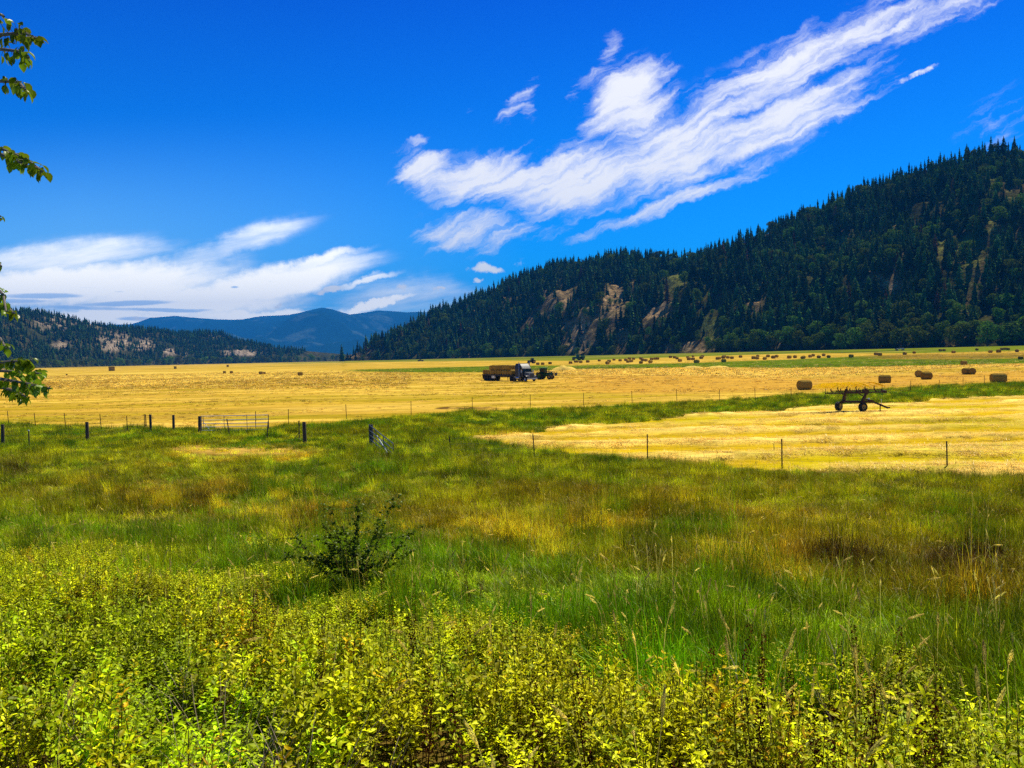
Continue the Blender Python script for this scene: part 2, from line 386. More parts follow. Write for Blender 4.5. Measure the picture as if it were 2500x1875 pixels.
def field_color(x, y, X, Y):
    """albedo of each part of the valley floor, in world space"""
    n = len(x); d = Y - HORS(X)                                         # degrees below the skyline, as a depth measure
    wob = (fbm(x * .02, y * .02, 3) - .5)
    st = fbm(x * .015 + y * .002, y * .12, 4)                           # mowing strips
    st2 = fbm(x * .06, y * .5, 3)
    c_ = np.zeros((n, 3)); c_[:] = (.60, .375, .045)
    c_ = c_ + (np.array((.78, .51, .08)) - c_) * (sst(.48, .60, st)[:, None] * .95)
    c_ = c_ + (np.array((.42, .29, .015)) - c_) * (sst(.52, .40, st2)[:, None] * .8)
    def lay(mask, col): 
        nonlocal c_
        c_ = c_ + (np.array(col) - c_) * np.clip(mask, 0, 1)[:, None]
    def band(a, b, Yv, e=1.5): return sst(a - e, a + e, Yv) * (1 - sst(b - e, b + e, Yv))
    Yw = Y + wob * 6 * np.clip(d / 60, .15, 1)
    # greener patches low on the big field
    lay(sst(.52, .7, fbm(x * .04 + 40, y * .06, 3)) * sst(940, 985, Y + (X - 1250) * .03) * .55, (.36, .32, .008))
    # orange stubble of the far side
    lay(band(curve([(900,915),(1330,914),(1700,914),(2000,925),(2300,912),(2500,905)], X), curve([(900,930),(1500,960),(2000,952),(2500,930)], X), Yw, 6) * sst(1250, 1500, X) * .85, (.62, .34, .045))
    # pale straw
    pale = band(curve([(1300,900),(1500,896),(1700,896),(1900,899),(2200,893),(2500,888)], X), curve([(1300,912),(1500,917),(1700,918),(1900,924),(2100,915),(2300,900),(2500,895)], X), Yw, 2.5) * sst(1300, 1360, X)
    lay(pale * (.65 + .35 * sst(.4, .6, st2)), (.85, .58, .10))
    lay(band(curve([(0,900),(60,912),(200,915),(500,905),(700,905)], X), curve([(0,930),(300,944),(600,935),(900,925)], X), Y + (fbm(x*.05,y*.03,3)-.5)*16, 8) * sst(.42, .58, fbm(x * .03, y * .05 + 7, 4)) * sst(1100, 800, X) * .9, (.80, .56, .09))
    # green strip in front of the bales
    g1 = band(curve([(830,903),(1000,899),(1250,893),(1400,893),(1700,886),(1900,879),(2100,870),(2500,866)], X), curve([(830,906),(1000,909),(1200,908),(1400,901),(1700,897),(1900,898),(2200,893),(2500,887)], X), Yw, 1.0) * sst(820, 900, X)
    lay(g1, (.11, .17, .004)); lay(g1 * sst(.5, .62, fbm(x * .03, y * .1, 3)) * .8, (.17, .21, .008))
    rb = band(curve([(2050,868),(2500,861)], X), curve([(2050,876),(2300,878),(2500,874)], X), Yw, 2) * sst(2050, 2200, X)
    lay(rb * .8, (.26, .16, .02)); lay(rb * sst(.5, .62, st), (.5, .3, .03))
    # green band under the hill
    g2b = curve([(700,889),(900,884),(1250,880),(1400,881),(1600,874),(1800,867),(2000,862),(2250,862),(2500,856)], X)
    g2 = (1 - sst(g2b - 1.2, g2b + 1.2, Yw)) * sst(500, 1000, X)
    lay(g2, (.18, .22, .008)); lay(g2 * sst(.5, .6, fbm(x * .01, y * .05, 3)) * .8, (.38, .33, .05)); lay(g2 * sst(.56, .66, fbm(x * .01 + 5, y * .07, 3)), (.05, .08, .01))
    g3 = (1 - sst(1.5, 6, d)) * sst(900, 500, X); lay(g3 * .7, (.16, .17, .02))
    lay(sst(.6, .72, fbm(x * .01 + 3, y * .01, 3)) * sst(20, 9, d) * .6 * sst(1000, 700, X), (.2, .2, .012))
    # dark burnt strip near the far fence
    lay(ell(X, Y, [(1130,997,90,4,1)]) * sst(.4, .55, fbm(x * .8, y * .8, 3)), (.10, .045, .02))
    # the near hay field
    hay, big = masks(X, Y)
    hw = fbm(x * .03, y * .35 + x * .04, 4); h2 = fbm(x * .7, y * 1.6, 3)
    hc = np.zeros((n, 3)); hc[:] = (.58, .385, .010)
    hc += (np.array((.97, .72, .17)) - hc) * windrow(x, y)[:, None]
    hc += (np.array((.50, .42, .004)) - hc) * (sst(.5, .66, fbm(x * .06 + 50, y * .12, 3)) * .6)[:, None]
    hc += (np.array((.22, .15, .02)) - hc) * (sst(.66, .74, h2) * .5)[:, None]
    c_ = np.where(hay[:, None], hc, c_)
    grass = (~hay) & (~big)
    gc = np.zeros((n, 3)); gc[:] = (.07, .075, .008)
    gc += (np.array((.16, .11, .02)) - gc) * sst(.4, .6, fbm(x * .3, y * .3, 3))[:, None]
    path = ell(X, Y, [(600,1098,180,14,1),(470,1092,60,10,.8),(1150,1075,60,10,.5)])
    gc += (np.array((.55, .34, .06)) - gc) * path[:, None]
    c_ = np.where(grass[:, None], gc, c_)
    return np.clip(c_, 0.003, .95)

def windrow(x, y):
    ph = (y - x * .05 + (fbm(x * .06, y * .06 + 11, 3) - .5) * 7 + (fbm(x * .5, y * .5, 2) - .5) * 1.6) / 6.8
    return sst(.25, .85, np.sin(ph * 2 * np.pi) * .5 + .5) * (.45 + .55 * sst(.35, .55, fbm(x * .12 + 4, y * .3, 2)))
def ground_build():
    nu, ny = 640, 760
    uu = np.linspace(-1.05, 1.05, nu)
    yy = np.concatenate([np.linspace(-30, 2, 24)[:-1], np.geomspace(2, 16300, ny - 23)])
    Ug, Yg = np.meshgrid(uu, yy); Xg = Ug * (np.maximum(Yg, 0) + 18)
    x, y = Xg.ravel(), Yg.ravel()
    z = field_z(x, y)
    Y0 = base_depth(x / np.maximum(y, 1)); z = np.where(y > Y0, z - np.clip((y - Y0) * .02, 0, 8), z)
    X, Y = project(x, np.maximum(y, .5), z)
    hay, big = masks(X, Y)
    inhay = hay & (y > 20) & (y < 130)
    hw = fbm(x * .03, y * .35 + x * .04, 4)
    z = z + np.where(inhay, windrow(x, y) * .28 + (fbm(x * 1.1, y * 1.4, 3) - .5) * .18, 0)
    z = z + np.where(big & (y > 50) & (y < 320), (fbm(x * .1, y * .5, 3) - .5) * .16, 0)
    cols = field_color(x, y, X, Y)
    i = np.arange(len(yy) - 1)[:, None] * nu + np.arange(nu - 1)[None, :]
    F = np.stack([i, i + 1, i + nu + 1, i + nu], -1).reshape(-1, 4)
    m = bpy.data.materials.new('field_soil'); m.use_nodes = True; t = NT(m.node_tree); p = t.n['Principled BSDF']
    a = t.new('ShaderNodeAttribute', attribute_name='albedo'); g = t.new('ShaderNodeNewGeometry'); pos = g.outputs['Position']
    n1 = t.noise(t.mapping(pos, sc=(.2, 1.1, 1)), 1.2, 7, .78); n2 = t.noise(t.mapping(pos, sc=(.018, .2, 1)), 1.0, 6, .7)
    n3 = t.noise(pos, 14, 3, .6)
    f = t.math('MULTIPLY', t.mapr(n1, .3, .7, .55, 1.4), t.math('MULTIPLY', t.mapr(n2, .3, .7, .75, 1.25), t.mapr(n3, .3, .7, .8, 1.2)))
    v = t.new('ShaderNodeVectorMath', operation='SCALE'); t.link(a.outputs['Color'], v.inputs[0]); t.link(f, v.inputs['Scale'])
    spots = t.mapr(t.noise(t.mapping(pos, sc=(.3, .9, 1)), .9, 4, .8), .70, .76, 0, .75)
    t.link(t.mix(spots, v.outputs[0], (.16, .11, .012, 1)), p.inputs['Base Color']); p.inputs['Roughness'].default_value = 1; p.inputs['Specular IOR Level'].default_value = 0
    b = t.new('ShaderNodeBump'); b.inputs['Strength'].default_value = .6; b.inputs['Distance'].default_value = .12; t.link(n1, b.inputs['Height']); t.link(b.outputs[0], p.inputs['Normal'])
    me = mesh_np('ground', np.stack([x, y, z], -1), F, m, True)
    at = me.color_attributes.new('albedo', 'FLOAT_COLOR', 'POINT')
    at.data.foreach_set('color', np.concatenate([cols, np.ones((len(cols), 1))], 1).astype(np.float32).ravel())
    tag(link('ground', me), 'flat valley floor of mown golden hay fields with green strips', 'ground', kind='structure')
ground_build()

# ------------------------------------------------------------------ hills
def hill_mat():
    m = bpy.data.materials.new('hill_ground'); m.use_nodes = True; t = NT(m.node_tree); p = t.n['Principled BSDF']
    a = t.new('ShaderNodeAttribute', attribute_name='albedo'); g = t.new('ShaderNodeNewGeometry'); pos = g.outputs['Position']
    n1 = t.noise(pos, .12, 6, .75); n2 = t.noise(pos, .5, 3, .7)
    v = t.new('ShaderNodeVectorMath', operation='SCALE'); t.link(a.outputs['Color'], v.inputs[0])
    t.link(t.math('MULTIPLY', t.mapr(n1, .35, .62, .25, 1.5), t.mapr(n2, .38, .62, .5, 1.45)), v.inputs['Scale'])
    t.link(v.outputs[0], p.inputs['Base Color']); p.inputs['Roughness'].default_value = 1; p.inputs['Specular IOR Level'].default_value = 0
    b = t.new('ShaderNodeBump'); b.inputs['Strength'].default_value = 1; b.inputs['Distance'].default_value = 2.5; t.link(n1, b.inputs['Height']); t.link(b.outputs[0], p.inputs['Normal'])
    return m
HM = hill_mat()
def hill_build(name, H, XA, XB, nu, ns, label, bare, mead, floor_col, bare_col, s1=1.5):
    X = np.linspace(XA, XB, nu); u = px2u(X)
    Y0 = np.interp(X, H[0], H[1]); sk = np.interp(X, H[0], H[2]); T = (HORS(X) - sk) / FPX
    sl = H[3](u); zb = 5.5 - 4 / FPX * Y0; Y1 = np.maximum((sl * Y0 - zb + 5.5) / (sl - T), Y0 + 8)
    s = np.linspace(-.03, s1, ns)
    S, UU = np.meshgrid(s, u, indexing='ij'); Yg = Y0[None] + S * (Y1 - Y0)[None]
    z, _ = hill_z(UU, Yg, *H); x = (UU * Yg).ravel(); y = Yg.ravel(); z = z.ravel()
    XX, YY = project(x, y, z)
    fb = ell(XX, YY + 0, bare) * 1.0; fm = ell(XX, YY, mead) if mead else fb * 0
    nz = fbm(x * .03, y * .03, 4)
    vis = (S.ravel() < 1.03)
    fb = np.where(vis, np.clip(fb * (.35 + .65 * sst(.40, .54, fbm(x * .06, y * .06, 3))), 0, 1), 0); fm = np.where(vis, fm, 0)
    z = z + fb * (fbm(x * .07, y * .07, 4) - .5) * 14
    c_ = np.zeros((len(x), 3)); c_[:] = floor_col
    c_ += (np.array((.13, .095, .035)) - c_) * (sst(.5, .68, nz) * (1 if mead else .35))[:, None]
    c_ += (np.array(bare_col) - c_) * fb[:, None]
    c_ += (np.array((.15, .16, .03)) - c_) * fm[:, None]
    i = np.arange(ns - 1)[:, None] * nu + np.arange(nu - 1)[None, :]
    F = np.stack([i, i + 1, i + nu + 1, i + nu], -1).reshape(-1, 4)
    me = mesh_np(name, np.stack([x, y, z], -1), F, HM, True)
    at = me.color_attributes.new('albedo', 'FLOAT_COLOR', 'POINT')
    at.data.foreach_set('color', np.concatenate([c_, np.ones((len(c_), 1))], 1).astype(np.float32).ravel())
    tag(link(name, me), label, 'hill', kind='structure')
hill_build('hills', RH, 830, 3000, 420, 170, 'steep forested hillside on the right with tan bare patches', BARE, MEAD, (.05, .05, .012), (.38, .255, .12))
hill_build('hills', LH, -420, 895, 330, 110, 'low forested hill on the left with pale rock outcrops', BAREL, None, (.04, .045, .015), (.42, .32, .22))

# far mountains
def mountains():
    MX = [-900,-300,0,200,323,350,373,400,433,460,497,540,597,636,680,711,746,770,791,815,840,860,890,925,960,994,1024,1080,1150,1300,1600,2200]
    MY = [820,800,800,795,791,784,776,774,771,773,777,779,780,772,770,768,761,755,751,755,763,768,763,758,760,762,761,764,775,780,800,820]
    nu, ns = 420, 60; X = np.linspace(-900, 2200, nu); u = px2u(X); T = (HORS(X) - np.interp(X, MX, MY)) / FPX
    T = T + (fbm(X * .03, X * 0, 3) - .5) * .0012
    s = np.linspace(0, 1.15, ns); YB, YT = 8500., 14500.
    S, UU = np.meshgrid(s, u, indexing='ij'); y = YB + (YT - YB) * S
    zr = (5.5 + T * YT)[None]; sh = np.where(S < 1, S ** 1.15, 1 - (S - 1) * 1.5)
    x = UU * y
    z = -15 + (zr + 15) * sh + (fbm(x * .0011, y * .0007, 5) - .5) * 800 * sst(0, .3, S) * (1 - sst(.72, .98, S))
    x, y, z = x.ravel(), y.ravel(), z.ravel()
    i = np.arange(ns - 1)[:, None] * nu + np.arange(nu - 1)[None, :]
    F = np.stack([i, i + 1, i + nu + 1, i + nu], -1).reshape(-1, 4)
    m = bpy.data.materials.new('mountain_forest'); m.use_nodes = True; t = NT(m.node_tree); p = t.n['Principled BSDF']
    g = t.new('ShaderNodeNewGeometry'); n1 = t.noise(g.outputs['Position'], .0011, 6, .7); n2 = t.noise(g.outputs['Position'], .008, 5, .75)
    c1 = t.mix(t.mapr(n1, .54, .66), (.008, .03, .02, 1), (.14, .20, .16, 1)); c1 = t.mix(t.mapr(n2, .35, .65, 0, .7), c1, (.004, .015, .012, 1))
    t.link(c1, p.inputs['Base Color']); p.inputs['Roughness'].default_value = 1; p.inputs['Specular IOR Level'].default_value = 0
    b = t.new('ShaderNodeBump'); b.inputs['Distance'].default_value = 30; t.link(n2, b.inputs['Height']); t.link(b.outputs[0], p.inputs['Normal'])
    tag(link('mountains', mesh_np('mountains', np.stack([x, y, z], -1), F, m, True)), 'distant forested mountain ridge turned blue by the air', 'mountain', kind='structure')
mountains()

# ------------------------------------------------------------------ scatter by geometry nodes
def scatter(name, pts, rot, scl, idx, tint, templates, label, cat):
    me = bpy.data.meshes.new(name); n = len(pts)
    me.vertices.add(n); me.vertices.foreach_set('co', np.asarray(pts, np.float32).ravel())
    a = me.attributes.new('rot', 'FLOAT_VECTOR', 'POINT'); a.data.foreach_set('vector', np.asarray(rot, np.float32).ravel())
    a = me.attributes.new('scl', 'FLOAT_VECTOR', 'POINT'); a.data.foreach_set('vector', np.asarray(scl, np.float32).ravel())
    a = me.attributes.new('idx', 'INT', 'POINT'); a.data.foreach_set('value', np.asarray(idx, np.int32))
    a = me.attributes.new('tint', 'FLOAT_COLOR', 'POINT'); a.data.foreach_set('color', np.concatenate([tint, np.ones((n, 1))], 1).astype(np.float32).ravel())
    col = bpy.data.collections.new(name + '_kinds')
    for k, (mm) in enumerate(templates):
        o = bpy.data.objects.new('%s_kind_%02d' % (name, k), mm); col.objects.link(o)
    ng = bpy.data.node_groups.new(name + '_nodes', 'GeometryNodeTree')
    ng.interface.new_socket('Geometry', in_out='INPUT', socket_type='NodeSocketGeometry')
    ng.interface.new_socket('Geometry', in_out='OUTPUT', socket_type='NodeSocketGeometry')
    N = ng.nodes; gi = N.new('NodeGroupInput'); go = N.new('NodeGroupOutput')
    ci = N.new('GeometryNodeCollectionInfo'); ci.inputs['Collection'].default_value = col
    ci.inputs['Separate Children'].default_value = True; ci.inputs['Reset Children'].default_value = True
    ip = N.new('GeometryNodeInstanceOnPoints'); ip.inputs['Pick Instance'].default_value = True
    ng.links.new(gi.outputs[0], ip.inputs['Points']); ng.links.new(ci.outputs[0], ip.inputs['Instance'])
    for nm, ty, sock in (('rot', 'FLOAT_VECTOR', 'Rotation'), ('scl', 'FLOAT_VECTOR', 'Scale'), ('idx', 'INT', 'Instance Index')):
        na = N.new('GeometryNodeInputNamedAttribute'); na.data_type = ty; na.inputs['Name'].default_value = nm
        ng.links.new(na.outputs[0], ip.inputs[sock])
    ng.links.new(ip.outputs[0], go.inputs[0])
    o = link(name, me); md = o.modifiers.new('scatter', 'NODES'); md.node_group = ng
    return tag(o, label, cat, kind='stuff')

# ------------------------------------------------------------------ trees
M_CONIF = leaf_mat('conifer_needles', (.066, .125, .028), trans=.15, hue=.10, gloss=.0, nscale=.35, rnd=.6, var=(.3, 1.9))
M_DEAD = leaf_mat('dead_needles', (.17, .065, .03), trans=.1, hue=.05, gloss=.0, nscale=.5)
M_DECID = leaf_mat('broad_leaves', (.11, .17, .012), trans=.2, hue=.14, gloss=.0, nscale=.6, rnd=.4)
M_BARK = simple_mat('bark', (.07, .045, .03), .95, bump=.5, scale=3)
def conifer(seed, wide=1.0, lean=0):
    r = np.random.default_rng(seed); V_ = []; F_ = []
    H = 1.0
    def tri(a, b, c_):
        k = len(V_); V_.extend([a, b, c_]); F_.append((k, k + 1, k + 2))
    tiers = 17; z0 = .10 + r.random() * .05
    for i in range(tiers):
        f = i / (tiers - 1); z = z0 + (H - z0 - .02) * f ** .92
        rad = wide * (.155 * (1 - f) ** .8 + .012) * (.75 + .5 * r.random())
        nb = int(11 - 5 * f)
        for k in range(nb):
            if r.random() < .10: continue
            a = 2 * math.pi * (k + r.random()) / nb; rr = rad * (.65 + .6 * r.random()); dz = -.25 * rr + .02 * r.standard_normal()
            tip = (math.cos(a) * rr, math.sin(a) * rr, z + dz - .01)
            wv_ = .45 * rr + .008; px, py = -math.sin(a) * wv_ * .6, math.cos(a) * wv_ * .6
            mid = .5; m1 = (math.cos(a) * rr * mid + px, math.sin(a) * rr * mid + py, z + dz * .3 - .012 * r.random()); m2 = (math.cos(a) * rr * mid - px, math.sin(a) * rr * mid - py, z + dz * .3 - .012 * r.random())
            tri((0, 0, z + .035), m1, m2); tri(m1, tip, m2)
            tri((0, 0, z - .02), (m1[0], m1[1], m1[2]), (math.cos(a) * rr * .7, math.sin(a) * rr * .7, z + dz - .035))
    tri((.006, 0, .94), (-.006, 0, .94), (0, 0, 1.02)); tri((0, .006, .94), (0, -.006, .94), (0, 0, 1.02))
    return np.array(V_), np.array(F_)
def trunk_vf(r0, h, n=6):
    a = np.linspace(0, 2 * math.pi, n, endpoint=False); V_ = []; F_ = []
    for z, q in ((-.03, r0), (h * .5, r0 * .7), (h, r0 * .15)):
        for t in a: V_.append((q * math.cos(t), q * math.sin(t), z))
    for i in range(2):
        for k in range(n): 
            k2 = (k + 1) % n; F_ += [(i * n + k, i * n + k2, (i + 1) * n + k2), (i * n + k, (i + 1) * n + k2, (i + 1) * n + k)]
    return np.array(V_), np.array(F_)
def broadleaf(seed, nleaf=900, w_=.42, low=.18, size=.045):
    r = np.random.default_rng(seed); blobs = []
    for i in range(9):
        a = r.random() * 6.28; q = r.random() ** .5 * w_ * .55; z = low + .16 + (1 - low - .3) * r.random()
        k = math.sin(math.pi * min(1, max(0, (z - low) / (1 - low)))) * .6 + .45
        blobs.append((math.cos(a) * q * k, math.sin(a) * q * k, z, (.13 + .1 * r.random()) * k))
    blobs.append((0, 0, .82, .14)); V_ = []; F_ = []
    for i in range(nleaf):
        b = blobs[r.integers(len(blobs))]; d = r.standard_normal(3); d /= np.linalg.norm(d); rad = b[3] * (.55 + .5 * r.random() ** .5)
        c_ = np.array(b[:3]) + d * rad; nrm = d + r.standard_normal(3) * .6; nrm /= np.linalg.norm(nrm)
        e1 = np.cross(nrm, r.standard_normal(3)); e1 /= np.linalg.norm(e1); e2 = np.cross(nrm, e1); s = size * (.6 + .8 * r.random())
        k = len(V_); V_ += [c_ - e1 * s, c_ + e2 * s * .5 + nrm * s * .2, c_ + e1 * s, c_ - e2 * s * .5]; F_ += [(k, k + 1, k + 2), (k, k + 2, k + 3)]
    return np.array(V_), np.array(F_)
def combo(parts, name, mats):
    V_ = []; F_ = []; mi = []; b = 0
    for k, (v, f) in enumerate(parts): V_.append(v); F_.append(f + b); mi += [k] * len(f); b += len(v)
    return mesh_np(name, np.concatenate(V_), np.concatenate(F_), mats, midx=mi)
con_v = [conifer(s, wd) for s, wd in ((1, 1.25), (2, 1.05), (3, 1.5), (4, .9), (5, 1.75))]
trk = trunk_vf(.014, .9)
con_stuff = [combo([cv, trk], 'conifer_whole', [M_CONIF, M_BARK]) for cv in con_v]
con_crown = [mesh_np('crown', *cv, M_CONIF) for cv in con_v]
dead_stuff = [combo([con_v[3], trk], 'dead_conifer', [M_DEAD, M_BARK])]
con_trunk = mesh_np('trunk', *trk, M_BARK)
brd_v = [broadleaf(s, 900, wd, lw) for s, wd, lw in ((11, .42, .16), (12, .5, .1), (13, .36, .2), (14, .58, .05))]
btrk = trunk_vf(.03, .7)
brd_stuff = [combo([bv, btrk], 'broadleaf_whole', [M_DECID, M_BARK]) for bv in brd_v]
brd_crown = [mesh_np('crown', *bv, M_DECID) for bv in brd_v]; brd_trunk = mesh_np('trunk', *btrk, M_BARK)

def hill_trees(H, XA, XB, cell, bare, mead, hgt, smax):
    umin, umax = px2u(XA), px2u(XB); ymin = H[1].min() * .98; ymax = 2100 if H is RH else 3600
    xs = np.arange(umin * ymax, umax * ymax, cell); ys = np.arange(ymin, ymax, cell)
    gx, gy = np.meshgrid(xs, ys); gx = gx.ravel() + (rng.random(gx.size) - .5) * cell * 1.1; gy = gy.ravel() + (rng.random(gy.size) - .5) * cell * 1.1
    u = gx / gy; k = (u > umin) & (u < umax); gx, gy, u = gx[k], gy[k], u[k]
    z, s = hill_z(u, gy, *H); k = (s > .004) & (s < smax); gx, gy, u, z, s = gx[k], gy[k], u[k], z[k], s[k]
    X, Y = project(gx, gy, z)
    sh = lambda L: [(a, b + 13, c_ * 1.15, d + 17, min(1, e * 1.1)) for a, b, c_, d, e in L]
    if H is LH: sh = lambda L: [(a, b + 3, c_, d + 4, e * .88) for a, b, c_, d, e in L]
    fb = np.maximum(ell(X, Y, sh(bare)), ell(X, Y, sh(mead)) * .95 if mead else 0)
    fb = fb * sst(.93, .80, s) * (.7 + .3 * sst(.40, .52, fbm(gx * .03, gy * .03, 3))); keep = rng.random(len(gx)) > np.clip(fb, 0, .93)
    n = fbm(gx * .02, gy * .02, 3); keep &= rng.random(len(gx)) > sst(.52, .66, n) * .6
    gx, gy, z, s, X, Y = gx[keep], gy[keep], z[keep], s[keep], X[keep], Y[keep]
    h = hgt * (.40 + .80 * rng.random(len(gx)) ** .9) * (.8 + .4 * fbm(gx * .01, gy * .01 + 5, 2))
    return gx, gy, z, s, X, Y, h
gx, gy, gz, gs, gX, gY, gh = hill_trees(RH, 835, 2900, 6.9, BARE, MEAD, 21.5, 1.08)
tk = rng.random(len(gx))
# broad-leaved trees mixed low on the slope and in the clearings
nearmead = ell(gX, gY, [(a, b, c_ * 1.7, d * 1.7, e) for a, b, c_, d, e in MEAD])
pb = np.clip(.05 + .42 * sst(.26, .02, gs) * sst(1500, 1900, gX) + .3 * sst(.1, 0, gs) + nearmead * .35 + .25 * sst(.56, .66, fbm(gx * .012, gy * .012 + 8, 3)), 0, .9)
isb = tk < pb; isd = (~isb) & (rng.random(len(gx)) < .018)
vis = (gs < 1.0) & (gX > 800) & (gX < 2560)
order = np.argsort(gy / gh); 
def to_things(mask, limit): 
    k = [i for i in order if mask[i] and vis[i] and gX[i] < 2530][:limit]; return np.array(k)
con_k = to_things((~isb) & (~isd), 300); brd_k = to_things(isb, 215)
def place_tree(kind, x, y, z, h, wide, label, group):
    o = empty('conifer_tree' if kind == 'c' else 'broadleaf_tree', (x, y, z - .2), random.random() * 6.28)
    tag(o, label, 'tree', group)
    o.scale = (h * wide, h * wide, h)
    k = random.randrange(5 if kind == 'c' else 4)
    link('crown', (con_crown if kind == 'c' else brd_crown)[k], o); link('trunk', con_trunk if kind == 'c' else brd_trunk, o)
    return o
for i in con_k: place_tree('c', gx[i], gy[i], gz[i], gh[i], random.uniform(.9, 1.25), 'dark conifer among the forest low on the right-hand hillside', 'conifers low on the right-hand hillside')
for i in brd_k: place_tree('b', gx[i], gy[i], gz[i], gh[i] * random.uniform(.42, .84), random.uniform(1.0, 1.4), 'leafy green tree mixed among the conifers of the right-hand hillside', 'broad-leaved trees on the right-hand hillside')
rest = np.ones(len(gx), bool); rest[con_k] = False; rest[brd_k] = False
def forest(name, m, x, y, z, h, tmpl, label, wlo=.9, whi=1.25, cat='forest'):
    n = int(m.sum()); 
    rot = np.zeros((n, 3)); rot[:, 2] = rng.random(n) * 6.28; ww = wlo + (whi - wlo) * rng.random(n)
    scatter(name, np.stack([x[m], y[m], z[m] - .2], -1), rot, np.stack([h[m] * ww, h[m] * ww, h[m]], -1), rng.integers(0, len(tmpl), n), np.ones((n, 3)), tmpl, label, cat)
forest('conifer_forest', rest & (~isb) & (~isd), gx, gy, gz, gh, con_stuff, 'dense dark conifer forest covering the upper right-hand hillside')
forest('dead_conifers', rest & isd, gx, gy, gz, gh, dead_stuff, 'scattered reddish dead conifers in the right-hand hillside forest')
forest('broadleaf_wood', rest & isb, gx, gy, gz, gh * (.42 + .42 * rng.random(len(gh))), brd_stuff, 'paler green leafy wood mixed into the right-hand hillside forest')
print('right trees', len(gx))
lx, ly, lz, ls, lX, lY, lh = hill_trees(LH, -300, 893, 7.6, BAREL, None, 15, 1.06)
print('left trees', len(lx))
forest('conifer_forest', np.ones(len(lx), bool), lx, ly, lz, lh, con_stuff, 'dark conifer forest covering the low hill on the left')

# rows of leafy trees and bushes along the foot of the hills
def nth(i):
    W_ = ['first', 'second', 'third', 'fourth', 'fifth', 'sixth', 'seventh', 'eighth', 'ninth', 'tenth', 'eleventh', 'twelfth']
    if i < 12: return W_[i]
    k = i + 1; return '%d%s' % (k, 'th' if 10 < k % 100 < 20 else {1: 'st', 2: 'nd', 3: 'rd'}.get(k % 10, 'th'))
def foot_row(XA, XB, stepm, H, hlo, hhi, label, group, off=(-14, 6), prob=1.0, wide=(1.0, 1.5)):
    X = XA; nt_ = 0
    while X < XB:
        u = px2u(X); Y0 = float(np.interp(X, H[0], H[1])) + random.uniform(*off)
        if random.random() < prob:
            x = u * Y0; z = float(field_z(x, min(Y0, base_depth(u) - 1)))
            if Y0 > base_depth(u): z = float(hill_z(np.array(u), np.array(Y0), *H)[0])
            place_tree('b', x, Y0, z - .3, random.uniform(hlo, hhi), random.uniform(*wide), label % nth(nt_), group); nt_ += 1
        X += stepm * random.uniform(.6, 1.4) * FPX / Y0
foot_row(40, 345, 14, LH, 13, 19, 'rounded dark tree, %s from the left in the row below the left hill', 'trees along the foot of the left hill', (-60, -10))
foot_row(345, 860, 17, LH, 14, 24, 'bushy tree, %s from the left in the long row beyond the far left field', 'bushy trees between the left hill and the field', (-80, -10))
foot_row(890, 1500, 13, RH, 9, 17, 'low leafy tree, %s from the left along the foot of the wooded spur', 'leafy trees at the foot of the spur', (-12, 8), .75)
foot_row(1740, 2530, 9, RH, 12, 21, 'tall leafy tree, %s from the left in the dense row below the right-hand hill', 'leafy trees at the foot of the right-hand hill', (-10, 10))
#PART2
# ------------------------------------------------------------------ materials
M_STEEL = simple_mat('galvanised_steel', (.55, .57, .6), .35, .8, .15)
M_GATE = simple_mat('pale_gate_paint', (.62, .66, .68), .45, .2, .2)
M_STEELD = simple_mat('dull_steel', (.075, .08, .085), .4, .3, .2)
M_DARKG = simple_mat('dark_gate_paint', (.06, .07, .08), .5, .2, .2)
M_POST = simple_mat('rusty_post', (.045, .03, .025), .8, .2, .4)
M_WOOD = simple_mat('weathered_timber', (.075, .05, .035), .9, 0, .5, 14, .6)
M_WIRE = simple_mat('fence_wire', (.16, .14, .12), .6, .6)
M_WHITE = simple_mat('white_paint', (.75, .76, .78), .35, 0, .08)
M_RUST = simple_mat('rusty_frame', (.05, .022, .014), .75, .1, .5, 6)
M_TYRE = simple_mat('tyre_rubber', (.012, .012, .012), .85, 0, .2)
M_RIM = simple_mat('dusty_yellow_rim', (.34, .24, .06), .6, .1, .3)
M_YEL = simple_mat('yellow_tine_paint', (.95, .60, .0), 1, 0, .1, spec=0)
M_CAB = simple_mat('truck_paint', (.010, .014, .022), .45, .0, .1, 3, spec=.25)
M_CHROME = simple_mat('chrome', (.35, .36, .38), .35, .8, .05)
M_GLASS = simple_mat('dark_glass', (.01, .02, .022), .06, 0, .05)
M_BLACK = simple_mat('black_chassis', (.012, .012, .014), .6, .2, .2)
M_GRN = simple_mat('green_machine_paint', (.012, .10, .02), .3, .1, .15)
M_LAMP = simple_mat('lamp_lens', (.7, .7, .66), .1, 0, .05)
M_DECK = simple_mat('trailer_deck', (.05, .045, .04), .7, .1, .3)
M_CREAM = simple_mat('cream_load', (.75, .62, .42), .8, 0, .2, 3)

